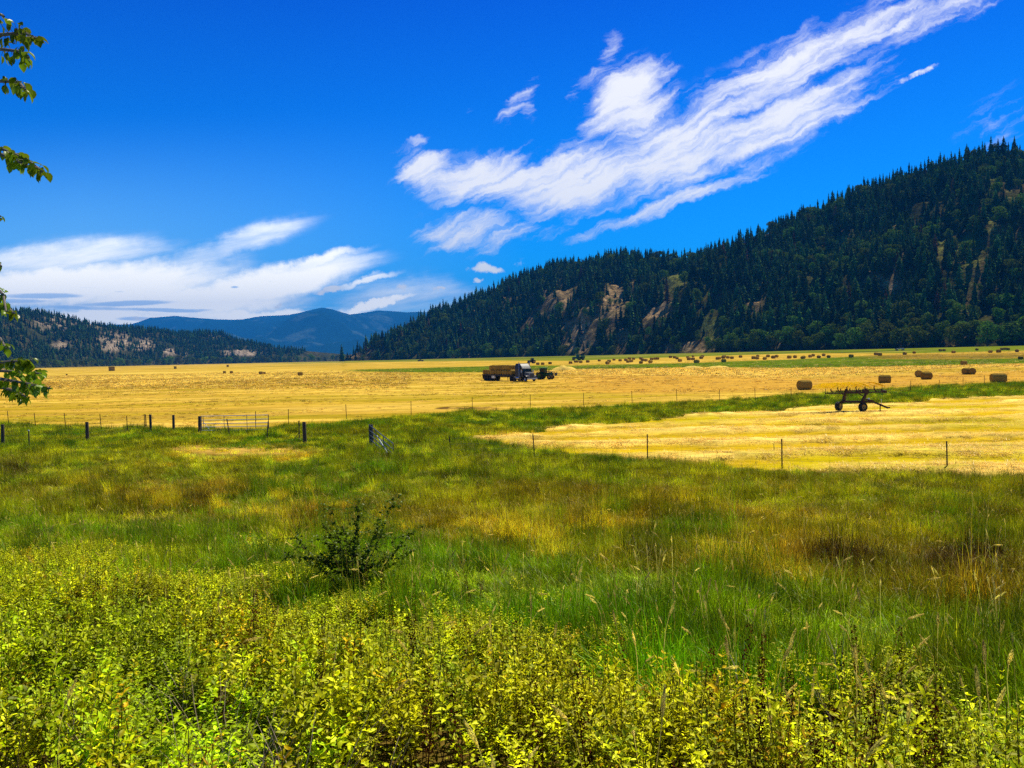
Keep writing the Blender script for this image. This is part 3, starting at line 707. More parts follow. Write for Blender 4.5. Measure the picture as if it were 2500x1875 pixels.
def bale_material():
    m = bpy.data.materials.new('straw_bale'); m.use_nodes = True; t = NT(m.node_tree); p = t.n['Principled BSDF']
    tcn = t.new('ShaderNodeTexCoord'); n1 = t.noise(t.mapping(tcn.outputs['Object'], sc=(14, 3, 14)), 2.2, 5, .7)
    n2 = t.noise(tcn.outputs['Object'], 26, 3, .7)
    oi = t.new('ShaderNodeObjectInfo')
    c1 = t.mix(t.mapr(n1, .40, .74), (.16, .09, .015, 1), (.74, .50, .10, 1)); c1 = t.mix(t.mapr(n2, .5, .7, 0, .55), c1, (.13, .07, .015, 1))
    v = t.new('ShaderNodeVectorMath', operation='SCALE'); t.link(c1, v.inputs[0]); t.link(t.mapr(oi.outputs['Random'], 0, 1, .75, 1.2), v.inputs['Scale'])
    t.link(v.outputs[0], p.inputs['Base Color']); p.inputs['Roughness'].default_value = 1; p.inputs['Specular IOR Level'].default_value = 0
    b = t.new('ShaderNodeBump'); b.inputs['Strength'].default_value = .9; b.inputs['Distance'].default_value = .04; t.link(n2, b.inputs['Height']); t.link(b.outputs[0], p.inputs['Normal'])
    return m
M_BALE = bale_material()
def bale_mesh(seed, r=.66, L=1.5, n=36):
    rr = random.Random(seed); V_ = []; F_ = []
    # barrel with rounded shoulders, slightly flattened below, wrapped layers showing as steps on the ends
    prof = [(-.5, .0), (-.5, .35), (-.485, .36), (-.485, .7), (-.5, .71), (-.492, .82), (-.455, .92), (-.38, .985), (-.2, 1.015), (0, 1.0), (.2, 1.015), (.38, .985), (.455, .92), (.492, .82), (.5, .71), (.485, .7), (.485, .36), (.5, .35), (.5, 0)]
    ph = rr.random() * 6
    for (t, q) in prof:
        for k in range(n):
            a = 2 * math.pi * k / n; w_ = 1 + .02 * math.sin(3 * a + ph) + .018 * math.sin(7 * a + ph * 2) + rr.uniform(-.012, .012)
            z = math.sin(a) * r * q * w_; z = max(z, -r * .93)
            V_.append((t * L + rr.uniform(-.01, .01) * q, math.cos(a) * r * q * w_, z + r * .92))
    for i in range(len(prof) - 1):
        for k in range(n): k2 = (k + 1) % n; F_.append((i * n + k, i * n + k2, (i + 1) * n + k2, (i + 1) * n + k))
    m = mesh_np('round_bale', V_, F_, M_BALE, True); m.set_sharp_from_angle(angle=R(50))
    # loose stalks
    return m
BALES = [bale_mesh(s) for s in range(5)]
def bale(x, y, z, rz, sc, label, group=None, sx=1.0):
    o = link('round_bale', random.choice(BALES), None, (x, y, z - .03)); o.rotation_euler = (0, 0, rz); o.scale = (sc * sx, sc, sc)
    return tag(o, label, 'hay bale', group)

# near bales on the field, each told apart
NEARB = [(1964,951,1.05,1.12,R(12),'round straw bale standing alone left of the raised rake, nearest of the field bales'),
 (2160,935,1.0,1.12,R(-14),'round straw bale just behind the right end of the rake boom'),
 (2262,926,1.0,1.05,R(8),'round straw bale in front of a second one, right of the rake'),
 (2243,920,1.0,.9,R(60),'round straw bale half hidden behind the one right of the rake'),
 (2353,891,1.0,1.0,R(10),'lone round straw bale on the edge of the far green strip at right'),
 (2360,914,1.0,.95,R(8),'left one of two touching round bales on the orange stubble at far right'),
 (2373,914,1.0,.6,R(80),'right one of two touching round bales, end turned this way'),
 (2437,934,1.1,1.2,R(-10),'round straw bale by the far fence close to the right edge'),
 (2492,878,.95,1.0,R(5),'pale round bale on the green strip at the right edge')]
for X, Y, sc, sx, rz, lb in NEARB:
    p = hit(X, Y); bale(p.x, p.y, p.z, rz, sc, lb, 'round straw bales near the far fence', sx)
FARB = [(1313,890.5),(1325,890.5),(1343,889),(1393,888),(1405,885),(1409,885),(1418,886),(1435,885),(1463,882),(1483,889),(1487,884.5),(1499,880),(1514,882),(1528,881),(1533,885),(1541,884),
 (1537,877.5),(1547,878),(1565,887.5),(1569,881.5),(1577,882),(1565,877.5),(1588,886),(1591,879),(1600,878),(1605,878),(1637,873.5),(1647,874.5),(1653,877),(1660,883),(1679,874),(1682,879),(1692,879),
 (1692,871.5),(1699,886),(1702,886),(1712,876),(1715,872),(1752,878),(1756,877),(1766,875),(1768,872.5),(1767,884),(1777,875),(1787,876),(1808,873),(1840,876.5),(1849,877),(1850,871.5),(1867,878),(1875,872),
 (1888,875),(1896,872.5),(1927,875),(1941,874),(1959,876),(1962,875.5),(1978,872.5),(1985,870),(1999,874),(2011,869.5),(2023,873.5),(2078,872.5)]
FARB.sort()
for ib, (X, Y) in enumerate(FARB):
    p = hit(X, Y + .3); s_ = 1.12 * random.uniform(.92, 1.15)
    bale(p.x, p.y, p.z, R(random.uniform(15, 50)), s_, 'small bale, %s from the left of those on the golden strip before the wooded hill' % nth(ib), 'far round bales on the golden strip')
for ib, (X, Y) in enumerate([(2139,867),(2148,868),(2209,866),(2232,863),(2296,857.5),(2305,857),(2328,862),(2385,855.5),(2418,861),(2438,860.5),(2446,854.5),(2454,854),(2461,854.5),(2483,859.5)]):
    p = hit(X, Y + .3)
    bale(p.x, p.y, p.z, R(random.uniform(-10, 50)), random.uniform(1.0, 1.25), 'small bale, %s from the left of those on the green meadow under the hill' % nth(ib), 'far round bales on the green meadow')
for (X, Y, s_, lb) in [(548,911.5,.95,'left of two small round bales on the far left part of the golden field'),(565,911.5,.95,'right of two small round bales on the far left part of the golden field'),
    (637,914,1.05,'small round bale with a shorter one touching its right side, left of mid field'),(645,913.5,.8,'shorter bale touching the right side of another, left of mid field'),(733,917,1.1,'lone small round bale on the golden field left of the truck'),(163,916,.6,'tiny dark bale on the golden field beside the overhanging branch')]:
    p = hit(X, Y); bale(p.x, p.y, p.z, R(random.uniform(0, 30)), s_, lb)
# stacks of square bales far left
def square_stack(X, Y, nx, nz, lb):
    p = hit(X, Y); e = empty('bale_stack', p, R(8)); tag(e, lb, 'bale stack')
    m = MB().box((0, 0, .6), (2.3, 1.2, 1.15)).mesh('square_bale', M_BALE, .06)
    for i in range(nx):
        for k in range(nz): link('square_bale', m, e, ((i - (nx - 1) / 2) * 2.35 + random.uniform(-.05, .05), random.uniform(-.08, .08), k * 1.17))
square_stack(273, 905.5, 2, 3, 'dark square stack of bales at far left in front of the row of trees')
square_stack(428, 900.5, 1, 2, 'small square stack of bales in the middle of the far left field edge')
square_stack(556, 896, 1, 2, 'small square stack of bales close to the long row of trees')
# loose heap of straw
def heap(X, Y, w_, h_, lb):
    p = hit(X, Y); V_ = []; F_ = []; n = 26
    for i in range(n):
        for j in range(12):
            a, b = i / (n - 1) * 2 - 1, j / 11 * 2 - 1
            q = max(0, 1 - a * a - b * b); V_.append((a * w_ / 2, b * w_ * .3, h_ * q ** .8 * (.75 + .5 * float(vn(a * 5 + X, b * 5))) - .05))
    for i in range(n - 1):
        for j in range(11): F_.append((i * 12 + j, i * 12 + j + 1, (i + 1) * 12 + j + 1, (i + 1) * 12 + j))
    o = link('straw_heap', mesh_np('straw_heap', V_, F_, M_STRAW, True), None, p); tag(o, lb, 'straw heap')
M_STRAW = simple_mat('loose_straw', (.85, .60, .12), 1, 0, .25, 3, .5, spec=0)
heap(1377, 904, 9, 1.5, 'pale heap of loose straw right of the tractor')
heap(1692, 899, 7, .8, 'low pale heap of straw against the green strip, mid distance')
heap(1752, 898, 8, .7, 'low pale heap of straw at the edge of the green strip, right of another')

# ------------------------------------------------------------------ lorry
def wheel(parent, x, y, z, r, w_, rim_mat=None, name='wheel'):
    """wheel with its axle along y"""
    t = MB().lathe((0, 0, 0), (0, 1, 0), [(-w_ / 2, r * .55), (-w_ / 2, r * .9), (-w_ * .42, r * .98), (0, r), (w_ * .42, r * .98), (w_ / 2, r * .9), (w_ / 2, r * .55), (-w_ / 2, r * .55)], 28)
    o = empty(name, (x, y, z)); o.parent = parent
    t.build('tyre', M_TYRE, o, smooth=True)
    rm = MB().lathe((0, 0, 0), (0, 1, 0), [(-w_ * .3, 0), (-w_ * .3, r * .35), (-w_ * .46, r * .5), (-w_ * .46, r * .57), (w_ * .46, r * .57), (w_ * .46, r * .5), (w_ * .3, r * .35), (w_ * .3, 0)], 24)
    rm.cyl((0, 0, 0), (0, 1, 0), r * .14, w_ * .98, 12)
    rm.build('rim', rim_mat or M_STEEL, o, smooth=True)
    return o
HEAD = math.atan2(-.87, .5)                         # the lorry faces towards us and to the right
frontp = hit(1297, 931.5)
cg, sg = math.cos(HEAD), math.sin(HEAD)
def truck_w(lx, ly, lz): return (troot.x + lx * cg - ly * sg, troot.y + lx * sg + ly * cg, lz)
troot = Vector((frontp.x - 5.9 * cg, frontp.y - 5.9 * sg, frontp.z))
tr = empty('lorry', troot, HEAD); tag(tr, 'dark blue long-nosed lorry tractor with chrome grille pulling the load of bales', 'lorry')
# local frame: x forward, y left; x=0 at the rear axles, nose at 6.2
f = MB(); f.box((2.6, .45, .78), (7.2, .12, .26)); f.box((2.6, -.45, .78), (7.2, .12, .26)); f.box((0, 0, 1.02), (1.2, .9, .12))
for q in (-.9, .5, 3.4): f.box((q, 0, .78), (.12, .9, .18))
f.build('chassis', M_BLACK, tr, .01)
cb = MB(); cb.prism([(-1.2, 1.0), (1.2, 1.0), (1.22, 2.7), (1.12, 3.55), (.9, 3.78), (-.9, 3.78), (-1.12, 3.55), (-1.22, 2.7)], 1.3, 3.05)
cb.build('sleeper', M_CAB, tr, .05)
c2 = MB()
prof = [(3.08, 1.05), (4.45, 1.05), (4.5, 1.95), (4.15, 2.75), (4.02, 2.82), (3.08, 2.82)]
n = len(prof); vs = [(x_, -1.12, z_) for x_, z_ in prof] + [(x_, 1.12, z_) for x_, z_ in prof]
c2.add(vs, [tuple(range(n)), tuple(range(n, 2 * n))[::-1]] + [(i, (i + 1) % n, n + (i + 1) % n, n + i) for i in range(n)])
c2.build('cab', M_CAB, tr, .04)
wf = MB(); prof = [(3.08, 2.84), (4.05, 2.84), (3.6, 3.3), (3.08, 3.74)]; n = 4
vs = [(x_, -1.02, z_) for x_, z_ in prof] + [(x_, 1.02, z_) for x_, z_ in prof]
wf.add(vs, [tuple(range(n)), tuple(range(n, 2 * n))[::-1]] + [(i, (i + 1) % n, n + (i + 1) % n, n + i) for i in range(n)])
wf.build('roof_fairing', simple_mat('pale_fairing', (.025, .035, .05), .5, .0, .1), tr, .03)
hd = MB(); hd.add([(4.47, -.9, 1.15), (6.15, -.62, 1.0), (6.15, .62, 1.0), (4.47, .9, 1.15), (4.47, -.88, 2.0), (6.1, -.58, 1.72), (6.1, .58, 1.72), (4.47, .88, 2.0)],
    [(0, 3, 2, 1), (4, 5, 6, 7), (0, 1, 5, 4), (1, 2, 6, 5), (2, 3, 7, 6), (3, 0, 4, 7)])
hd.build('bonnet', simple_mat('bonnet_paint', (.04, .05, .065), .4, .0, .05), tr, .06)
fd = MB()
for s_ in (-1, 1):
    pts = [(4.6 + .75 - .75 * math.cos(R(a)), .98 * s_, .62 + .72 * math.sin(R(a))) for a in range(0, 181, 20)]
    for a_, b_ in zip(pts, pts[1:]): fd.bar(a_, b_, .46, .05)
fd.build('wheel_arches', M_CAB, tr, .01)
gr = MB(); gr.box((6.17, 0, 1.33), (.06, 1.1, .78)).build('grille', simple_mat('grille_mesh', (.06, .06, .065), .3, .8, .3, 40), tr, .01)
g2 = MB(); g2.box((6.19, .58, 1.34), (.08, .07, .86)); g2.box((6.19, -.58, 1.34), (.08, .07, .86)); g2.box((6.19, 0, 1.76), (.08, 1.22, .07)); g2.build('grille_frame', M_CHROME, tr, .01)
MB().box((6.32, 0, .62), (.22, 2.45, .34)).build('bumper', M_CHROME, tr, .04)
ws_ = MB(); ws_.add([(4.53, -1.0, 2.03), (4.53, 1.0, 2.03), (4.21, .95, 2.68), (4.21, -.95, 2.68)], [(0, 1, 2, 3)]); ws_.build('windscreen', M_GLASS, tr)
for s_ in (-1, 1):
    sw = MB(); sw.box((3.85, 1.13 * s_, 2.3), (.75, .03, .6)); sw.build('side_window', M_GLASS, tr, .01)
    hl = MB(); hl.box((6.05, .93 * s_, 1.22), (.22, .34, .26)); hl.build('headlight', M_LAMP, tr, .05)
    mr = MB(); mr.box((4.35, 1.42 * s_, 2.15), (.1, .26, .62)); mr.bar((4.3, 1.15 * s_, 2.2), (4.3, 1.4 * s_, 2.2), .04); mr.build('mirror', M_CHROME, tr, .02)
    ex = MB(); ex.tube([(3.18, 1.28 * s_, 1.0), (3.18, 1.28 * s_, 3.9), (3.08, 1.28 * s_, 4.05)], .08, 10); ex.build('exhaust_stack', M_CHROME, tr, smooth=True)
    tk_ = MB(); tk_.cyl((2.35, 1.0 * s_, .72), (1, 0, 0), .33, 1.3, 18); tk_.build('fuel_tank', M_CHROME, tr, smooth=True)
    wheel(tr, 5.35, 1.03 * s_, .52, .52, .3)
    for q in (-.65, .65): wheel(tr, q, .95 * s_, .52, .52, .55, M_DECK)
for k in range(5): MB().box((4.0 - .02 * k, -.8 + .4 * k, 2.9 + .03), (.1, .12, .06)).build('roof_lamp', M_LAMP, tr, .01)
# the trailer
tl = empty('flatbed_trailer', truck_w(-11.9, 0, troot.z), HEAD); tag(tl, 'long black flatbed trailer hitched behind the dark lorry and stacked with bales', 'trailer')
TL = 13.7                                               # trailer deck runs from x=-1.6 to 12.1 in its own frame
MB().box((5.25, 0, 1.32), (TL, 2.55, .14)).build('deck', M_DECK, tl, .02)
MB().box((5.25, -1.3, 1.30), (TL, .05, .2)).box((5.25, 1.3, 1.30), (TL, .05, .2)).build('side_rail', M_DECK, tl, .01)
MB().box((5.2, .5, 1.05), (12.4, .16, .4)).box((5.2, -.5, 1.05), (12.4, .16, .4)).build('frame', M_BLACK, tl, .01)
for q in (-.6, .7, 2.0):
    for s_ in (-1, 1): wheel(tl, q, .95 * s_, .52, .52, .55, M_DECK)
for s_ in (-1, 1):
    MB().bar((9.2, .7 * s_, 1.2), (9.2, .7 * s_, .25), .12).box((9.2, .7 * s_, .1), (.35, .3, .06)).build('landing_leg', M_BLACK, tl)
    MB().box((-1.5, .9 * s_, .75), (.04, .6, .8)).build('mud_flap', M_BLACK, tl)
MB().box((3.6, -1.15, .85), (1.4, .3, .55)).build('tool_box', M_STEEL, tl, .02)
MB().box((-1.62, 0, 1.0), (.08, 2.4, .5)).build('rear_bar', M_BLACK, tl, .01)
for j, s_ in ((0, -.62), (1, .62)):
    for i in range(12):
        wx = truck_w(-11.9 - 1.0 + i * 1.1, s_, 0); lb = '%s round bale from the rear in the lower %s row on the flatbed trailer' % (nth(i), ('near', 'far')[j])
        bale(wx[0], wx[1], troot.z + 1.42, HEAD + math.pi / 2, .85, lb, 'lower round bales on the flatbed trailer', .92)
    for i in range(9):
        wx = truck_w(-11.9 - 1.0 + 3.0 + i * .99, s_, 0); lb = '%s round bale from the rear in the upper %s row on the flatbed trailer' % (nth(i), ('near', 'far')[j])
        bale(wx[0], wx[1], troot.z + 2.47 + random.uniform(-.04, .06), HEAD + math.pi / 2, .82, lb, 'upper round bales on the flatbed trailer', .95)

# ------------------------------------------------------------------ tractors
def tractor(X, Y, rz, label, paint, s=1.0, loader=True):
    p = hit(X, Y); t = empty('tractor', p, rz); tag(t, label, 'tractor'); t.scale = (s, s, s)
    b = MB(); b.box((1.35, 0, 1.25), (1.9, .75, .75), taper=(.96, .85)); b.box((.2, 0, .95), (2.2, .5, .45)); b.build('bonnet', paint, t, .06)
    MB().box((2.33, 0, 1.2), (.06, .6, .6)).build('grille', M_BLACK, t, .01)
    c_ = MB()
    for x_, y_ in ((-.75, -.7), (-.75, .7), (.55, -.62), (.55, .62)): c_.bar((x_, y_, 1.3), (x_ * .92, y_ * .95, 2.65), .09)
    c_.box((-.1, 0, 1.25), (1.35, 1.35, .2)); c_.build('cab_frame', paint, t, .01)
    MB().box((-.1, 0, 2.72), (1.65, 1.6, .16)).build('roof', simple_mat('cab_roof', (.05, .28, .10), .4, 0, .1), t, .05)
    g = MB(); g.box((-.1, 0, 1.98), (1.2, 1.24, 1.3)); gm = g.build('cab_glass', M_GLASS, t, .02)
    for s_ in (-1, 1):
        wheel(t, -.75, .85 * s_, .85, .85, .5, paint if paint is M_GRN else M_RIM, 'rear_wheel'); wheel(t, 1.75, .78 * s_, .58, .58, .36, M_RIM, 'front_wheel')
        a = MB(); pts = [(-.75 - .95 * math.cos(R(q)), .85 * s_, .9 + .95 * math.sin(R(q))) for q in range(20, 161, 20)]
        for u_, v_ in zip(pts, pts[1:]): a.bar(u_, v_, .55, .05)
        a.build('mudguard', paint, t)
    MB().tube([(1.2, .25, 1.6), (1.2, .25, 2.3)], .05, 8).build('exhaust_pipe', M_BLACK, t)
    if loader:
        l = MB()
        for s_ in (-1, 1):
            l.bar((.45, .5 * s_, 1.0), (.5, .5 * s_, 1.9), .12); l.bar((.5, .5 * s_, 1.9), (2.3, .5 * s_, 1.75), .11); l.bar((2.3, .5 * s_, 1.75), (3.1, .5 * s_, 1.0), .11); l.bar((.5, .5 * s_, 1.2), (1.9, .5 * s_, 1.72), .07)
        l.bar((3.1, -.6, 1.0), (3.1, .6, 1.0), .12); l.box((3.15, 0, 1.2), (.08, 1.3, .7)); l.build('loader_arms', M_BLACK, t, .01)
        k = MB(); [k.tube([(3.15, q, z_), (4.2, q, z_ - .05)], [.035, .01], 6) for q, z_ in ((-.4, .95), (.4, .95), (0, 1.35))]; k.build('bale_spike', M_STEEL, t)
    return t
tractor(1328, 926.3, R(-28), 'green tractor with a cab and front loader spikes standing behind the lorry', M_GRN, .95)
tractor(1299, 887.5, R(200), 'small dark far tractor beyond the lorry beside a few bales', M_BLACK, 1.15, False)
tractor(1410, 880, R(180), 'small dark far tractor pulling a baler at the edge of the green band', M_GRN, 1.5, False)
def baler(X, Y, lb):
    p = hit(X, Y); b = empty('baler', p, R(180)); tag(b, lb, 'baler'); b.scale = (1.4,) * 3
    m = MB(); m.cyl((0, 0, 1.5), (0, 1, 0), 1.05, 1.7, 20); m.box((.7, 0, 1.1), (1.2, 1.7, 1.1)); m.bar((1.2, 0, .8), (2.9, 0, .6), .14); m.build('body', M_GRN, b, .03)
    for s_ in (-1, 1): wheel(b, 0, 1.0 * s_, .5, .5, .3, M_RIM)
baler(1423, 879.6, 'dark round baler towed behind the far tractor')
def car(X, Y, lb):
    p = hit(X, Y); b = empty('pickup_truck', p, R(170)); tag(b, lb, 'pickup'); b.scale = (1.15,) * 3
    m = MB(); m.box((0, 0, .8), (5.2, 1.8, .55)); m.build('body', M_BLACK, b, .08)
    MB().box((.4, 0, 1.35), (2.0, 1.6, .65), taper=(.7, .85)).build('cab', M_GLASS, b, .05)
    MB().box((-1.9, 0, 1.15), (1.3, 1.5, .3)).build('load', M_CREAM, b, .05)
    for q in (-1.6, 1.7):
        for s_ in (-1, 1): wheel(b, q, .85 * s_, .38, .38, .25)
car(1027, 882.5, 'tiny dark pickup with a pale load parked far off below the wooded spur')
def wagon(X, Y):
    p = hit(X, Y); b = empty('farm_wagon', p, R(3)); tag(b, 'long low cream wagon far off on the green meadow at right under the hill', 'wagon')
    MB().box((0, 0, .9), (5.6, 2.0, .15)).box((-2.6, 0, 1.2), (.1, 1.9, .6)).build('bed', M_BLACK, b)
    MB().box((0, 0, 1.25), (5.0, 1.8, .55)).build('load', M_CREAM, b, .08)
    for q in (-1.9, 1.9):
        for s_ in (-1, 1): wheel(b, q, .9 * s_, .4, .4, .22)
wagon(2197, 856)

# ------------------------------------------------------------------ wheel rake
def rake():
    pl = hit(2053, 1010); pr = hit(2103, 1013)
    c_ = (pl + pr) / 2; o = empty('hay_rake', (c_.x, c_.y, c_.z), R(-2)); tag(o, 'rusty two-wheeled rake with a raised boom of yellow tine wheels on the near field', 'hay rake')
    k = c_.y / FPX                                       # metres per photo pixel here
    def P(X, Y, y=0.0): return ((X - (2053 + 2103) / 2) * k, y, (1012 - Y) * k)
    wl = wheel(o, *P(2052, 992, .35), .37, .34, M_RIM); wl.rotation_euler = (0, 0, R(38))
    wr = wheel(o, *P(2103, 994, -.35), .37, .30, M_RIM); wr.rotation_euler = (0, 0, R(18))
    a = MB(); a.bar(P(2062, 985, .3), P(2065, 966, .2), .2, .2); a.bar(P(2065, 966, .2), P(2068, 950, .1), .16); a.bar(P(2052, 984, .3), P(2064, 976, .2), .1)
    a.bar(P(2110, 970, -.2), P(2112, 954, -.1), .16); a.bar(P(2101, 985, -.35), P(2103, 977, -.25), .16); a.bar(P(2103, 979, -.25), P(2110, 968, -.2), .2)
    a.bar(P(2111, 967, -.1), P(2117, 961, 0), .16); a.build('uprights', M_RUST, o, .01)
    b = MB(); b.bar(P(2060, 981, .1), P(2113, 982, -.1), .19, .17); b.bar(P(2110, 981, 0), P(2130, 982, 0), .16); b.build('main_axle', M_RUST, o, .01)
    d = MB(); d.bar(P(2128, 981, 0), P(2163, 997.5, -.4), .15, .15); d.box(P(2165, 996.5, -.42), (.14, .12, .12)); d.bar(P(2112, 976, -.1), P(2132, 980, -.05), .1)
    d.build('drawbar', M_RUST, o, .01)
    MB().bar(P(2146, 989, -.2), P(2146, 1008, -.2), .07).box(P(2146, 1008.5, -.2), (.25, .2, .03)).build('jack_stand', M_RUST, o)
    MB().cyl(P(2120, 974.5, 0), (0, 0, 1), .13, .08, 14).build('cap', M_STEEL, o)
    MB().cyl(P(2148.5, 977, -.25), (0, 0, 1), .03, .08, 10).bar(P(2148.5, 977.5, -.25), P(2148.5, 990, -.25), .02).build('crank_knob', M_WHITE, o)
    bm_ = MB(); bm_.bar(P(2018, 959.5, .1), P(2076, 959.5, 0), .11); bm_.bar(P(2064, 958.5, 0), P(2120, 959.5, 0), .19, .16); bm_.bar(P(2115, 959, 0), P(2158, 958.5, -.1), .11)
    bm_.bar(P(2048, 955.5, .6), P(2120, 955, .5), .08); bm_.bar(P(2115, 953.5, .5), P(2160, 954, .5), .08); bm_.box(P(2160, 958, .2), (.2, .8, .22)); bm_.bar(P(2055, 961, 0), P(2068, 966, 0), .07)
    bm_.bar(P(2097, 961, 0), P(2108, 968, 0), .07); bm_.box(P(2112, 956, 0), (.34, .34, .34)); bm_.box(P(2094, 957.5, 0), (.28, .24, .24)); bm_.box(P(2070, 957, 0), (.22, .24, .24))
    bm_.build('boom', M_RUST, o, .01)
    sg_ = MB(); tri = [P(2067.5, 978.5, .3), P(2072, 967.5, .3), P(2077, 978.5, .3)]
    for u_, v_ in zip(tri, tri[1:] + tri[:1]): sg_.bar(u_, v_, .05, .02)
    sg_.build('triangle_sign', simple_mat('faded_sign', (.18, .07, .02), .6), o)
    for X_, yy_ in ((2031, .3), (2046, .0), (2056, .5), (2068, 0), (2078, .5), (2090, 0), (2100, .5), (2112, 0), (2119, .4), (2134, 0)):
        x0, _, z0 = P(X_ + 5, 957); h_ = .46 if yy_ == 0 else .28
        MB().tube([(x0, yy_ * .6, z0), (x0 - .12, yy_ * .6, z0 + h_ * .35), (x0 - .17, yy_ * .6, z0 + h_ * .75), (x0 - .10, yy_ * .6, z0 + h_)], [.055, .05, .045, .03], 6).build('wheel_arm', M_RUST, o, smooth=True)
    # finger wheels folded up over the boom, seen nearly flat
    wm = MB(); rw = .72
    for q in range(26):
        a0 = 2 * math.pi * q / 26; c0, s0 = math.cos(a0), math.sin(a0); c1, s1 = math.cos(a0 + .22), math.sin(a0 + .22)
        wm.bar((c0 * .32, s0 * .32, 0), (c0 * .55, s0 * .55, .0), .018, .012); wm.bar((c0 * .55, s0 * .55, 0), (c1 * rw, s1 * rw, -.06), .022, .014)
    for q in range(24):
        a0, a1 = 2 * math.pi * q / 24, 2 * math.pi * (q + 1) / 24
        for rr in (.32, .52): wm.bar((math.cos(a0) * rr, math.sin(a0) * rr, 0), (math.cos(a1) * rr, math.sin(a1) * rr, 0), .035, .02)
    for q in range(6): a0 = math.pi * q / 3; wm.bar((0, 0, 0), (math.cos(a0) * .32, math.sin(a0) * .32, 0), .03, .02)
    wm.cyl((0, 0, 0), (0, 0, 1), .07, .06, 12)
    me = wm.mesh('tine_wheel', M_YEL)
    for q in range(9):
        X_ = 2012 + q * 17.0; x0, _, z0 = P(X_, 941.5 - q * .25)
        tw = link('tine_wheel', me, o, (x0, .55 + .1 * (q % 2), z0)); tw.rotation_euler = (R(14), R(-14), R(q * 17))
rake()
# dark clods and clumps of hay on the near field
M_CLUMP = simple_mat('dark_hay', (.10, .07, .015), 1, 0, .5, 6, .5, spec=0)

# ------------------------------------------------------------------ fences and gates
def top_at(X, Y, h):
    """foot of a post of height h whose top stands on this line of sight"""
    p = hit(X, Y, h); return p
def tpost_mesh(h):
    m = MB(); m.box((0, 0, h / 2 - .15), (.055, .012, h + .3)); m.box((0, .022, h / 2 - .15), (.012, .04, h + .3))
    for i in range(14): m.box((0, -.012, .2 + i * (h - .25) / 14), (.03, .012, .02))
    return m.mesh('post', M_POST)
TP = tpost_mesh(1.38)
def wire_between(mb, a, b, hs, r=.005):
    for h_ in hs: mb.tube([a + Vector((0, 0, h_)), (a + b) / 2 + Vector((0, 0, h_ - .015)), b + Vector((0, 0, h_))], r, 4, False)
def wire_fence(name, pts, lb, tilt=None, extra=()):
    ps = [top_at(X, Y, 1.38) for X, Y in pts]
    o = empty(name, ps[0]); tag(o, lb, 'fence')
    for i, p in enumerate(ps):
        q = link('post', TP, o, p - ps[0]); q.rotation_euler = (R(random.uniform(-2, 2)), R((tilt or {}).get(i, random.uniform(-1.5, 1.5))), random.random())
        if i in (0,): q['label'] = 'end post'
    wb = MB()
    for a, b in zip(ps, ps[1:]):
        if (a - b).length < 30: wire_between(wb, a - ps[0], b - ps[0], (.35, .65, .95, 1.25))
    wb.build('wire', M_WIRE, o)
    return o, ps
wire_fence('wire_fence', [(20,1003),(86,1008),(159,1008),(246,1010),(310,1015),(352,1011),(623,1004),(703,999),(845,987),(1003,979),(1153,969),(1294,963),(1424,959),(1543,954),(1652,950),(1756,951),(1843,947),(1931,945),(2013,947),(2154,938),(2223,929),(2290,927),(2351,921),(2404,916),(2459,915)],
    'long wire fence on thin dark posts between the ditch and the far golden field', {0: -3, 1: -4, 2: -4, 3: -3, 18: 5, 20: 4, 21: 9})
wire_fence('wire_fence', [(1104,1064),(1304,1058),(1580,1060),(1909,1071),(2313,1077),(2760,1085)], 'near wire fence on thin dark posts along the close edge of the hay field', {0: -7, 1: -4})
def wood_post(X, Y, r, h, lb, name='wooden_post'):
    p = top_at(X, Y, h); m = MB(); m.tube([(0, 0, -.3), (0, 0, h * .5), (.01, 0, h - .02), (.01, 0, h)], [r * 1.05, r, r * .95, r * .88], 12)
    o = m.build(name, M_WOOD, None, smooth=True, loc=p); o.rotation_euler = (0, R(random.uniform(-1.5, 1.0)), 0)
    return tag(o, lb, 'post'), p
wp = {}
for X, Y, r, h, lb in [(5,1036,.115,1.5,'thick dark wooden post at the left edge of the photo'),(212,1030,.12,1.5,'thick dark wooden post left of the field gate, nearest to the tall grass'),
    (367,1012,.10,1.45,'dark wooden post beside the thin braced post'),(423,1013,.10,1.45,'dark wooden post standing between its neighbour and the pale gate'),
    (486,1016,.11,1.4,'dark wooden gate post at the hinge end of the pale gate'),(743,1030,.12,1.5,'thick dark wooden post between the two gates'),(907,1036,.12,1.5,'dark wooden post at the hinge of the tilted open gate')]:
    wp[X] = wood_post(X, Y, r, h, lb)[1]
def thin_post(X, Y, h, tilt, lb, cap=False, brace=False):
    p = top_at(X, Y, h); o = empty('steel_post', p); tag(o, lb, 'post')
    MB().box((0, 0, h / 2 - .15), (.06, .05, h + .3)).build('post', M_POST, o)
    if cap: MB().box((0, 0, h + .03), (.075, .065, .07)).build('cap', M_WHITE, o)
    if brace: MB().bar((0, 0, h * .45), (-.45, -.1, -.1), .045).build('brace', M_POST, o)
    o.rotation_euler = (0, R(tilt), 0)
thin_post(70, 1052, 1.25, 0, 'thin dark post with a white tip between two thick wooden posts at far left', cap=True)
thin_post(729, 1027, 1.4, 1, 'thin dark post with a slanting brace just left of a thick wooden post', brace=True)
thin_post(356, 1012, 1.4, -1, 'thin dark braced post left of the pair of wooden posts', brace=True)
thin_post(559, 1022, 1.3, -7, 'crooked thin dark post leaning in front of the pale gate')
thin_post(650, 1028, 1.3, 6, 'crooked thin dark post leaning by the free end of the pale gate')
lw = MB(); a0 = wp[5]
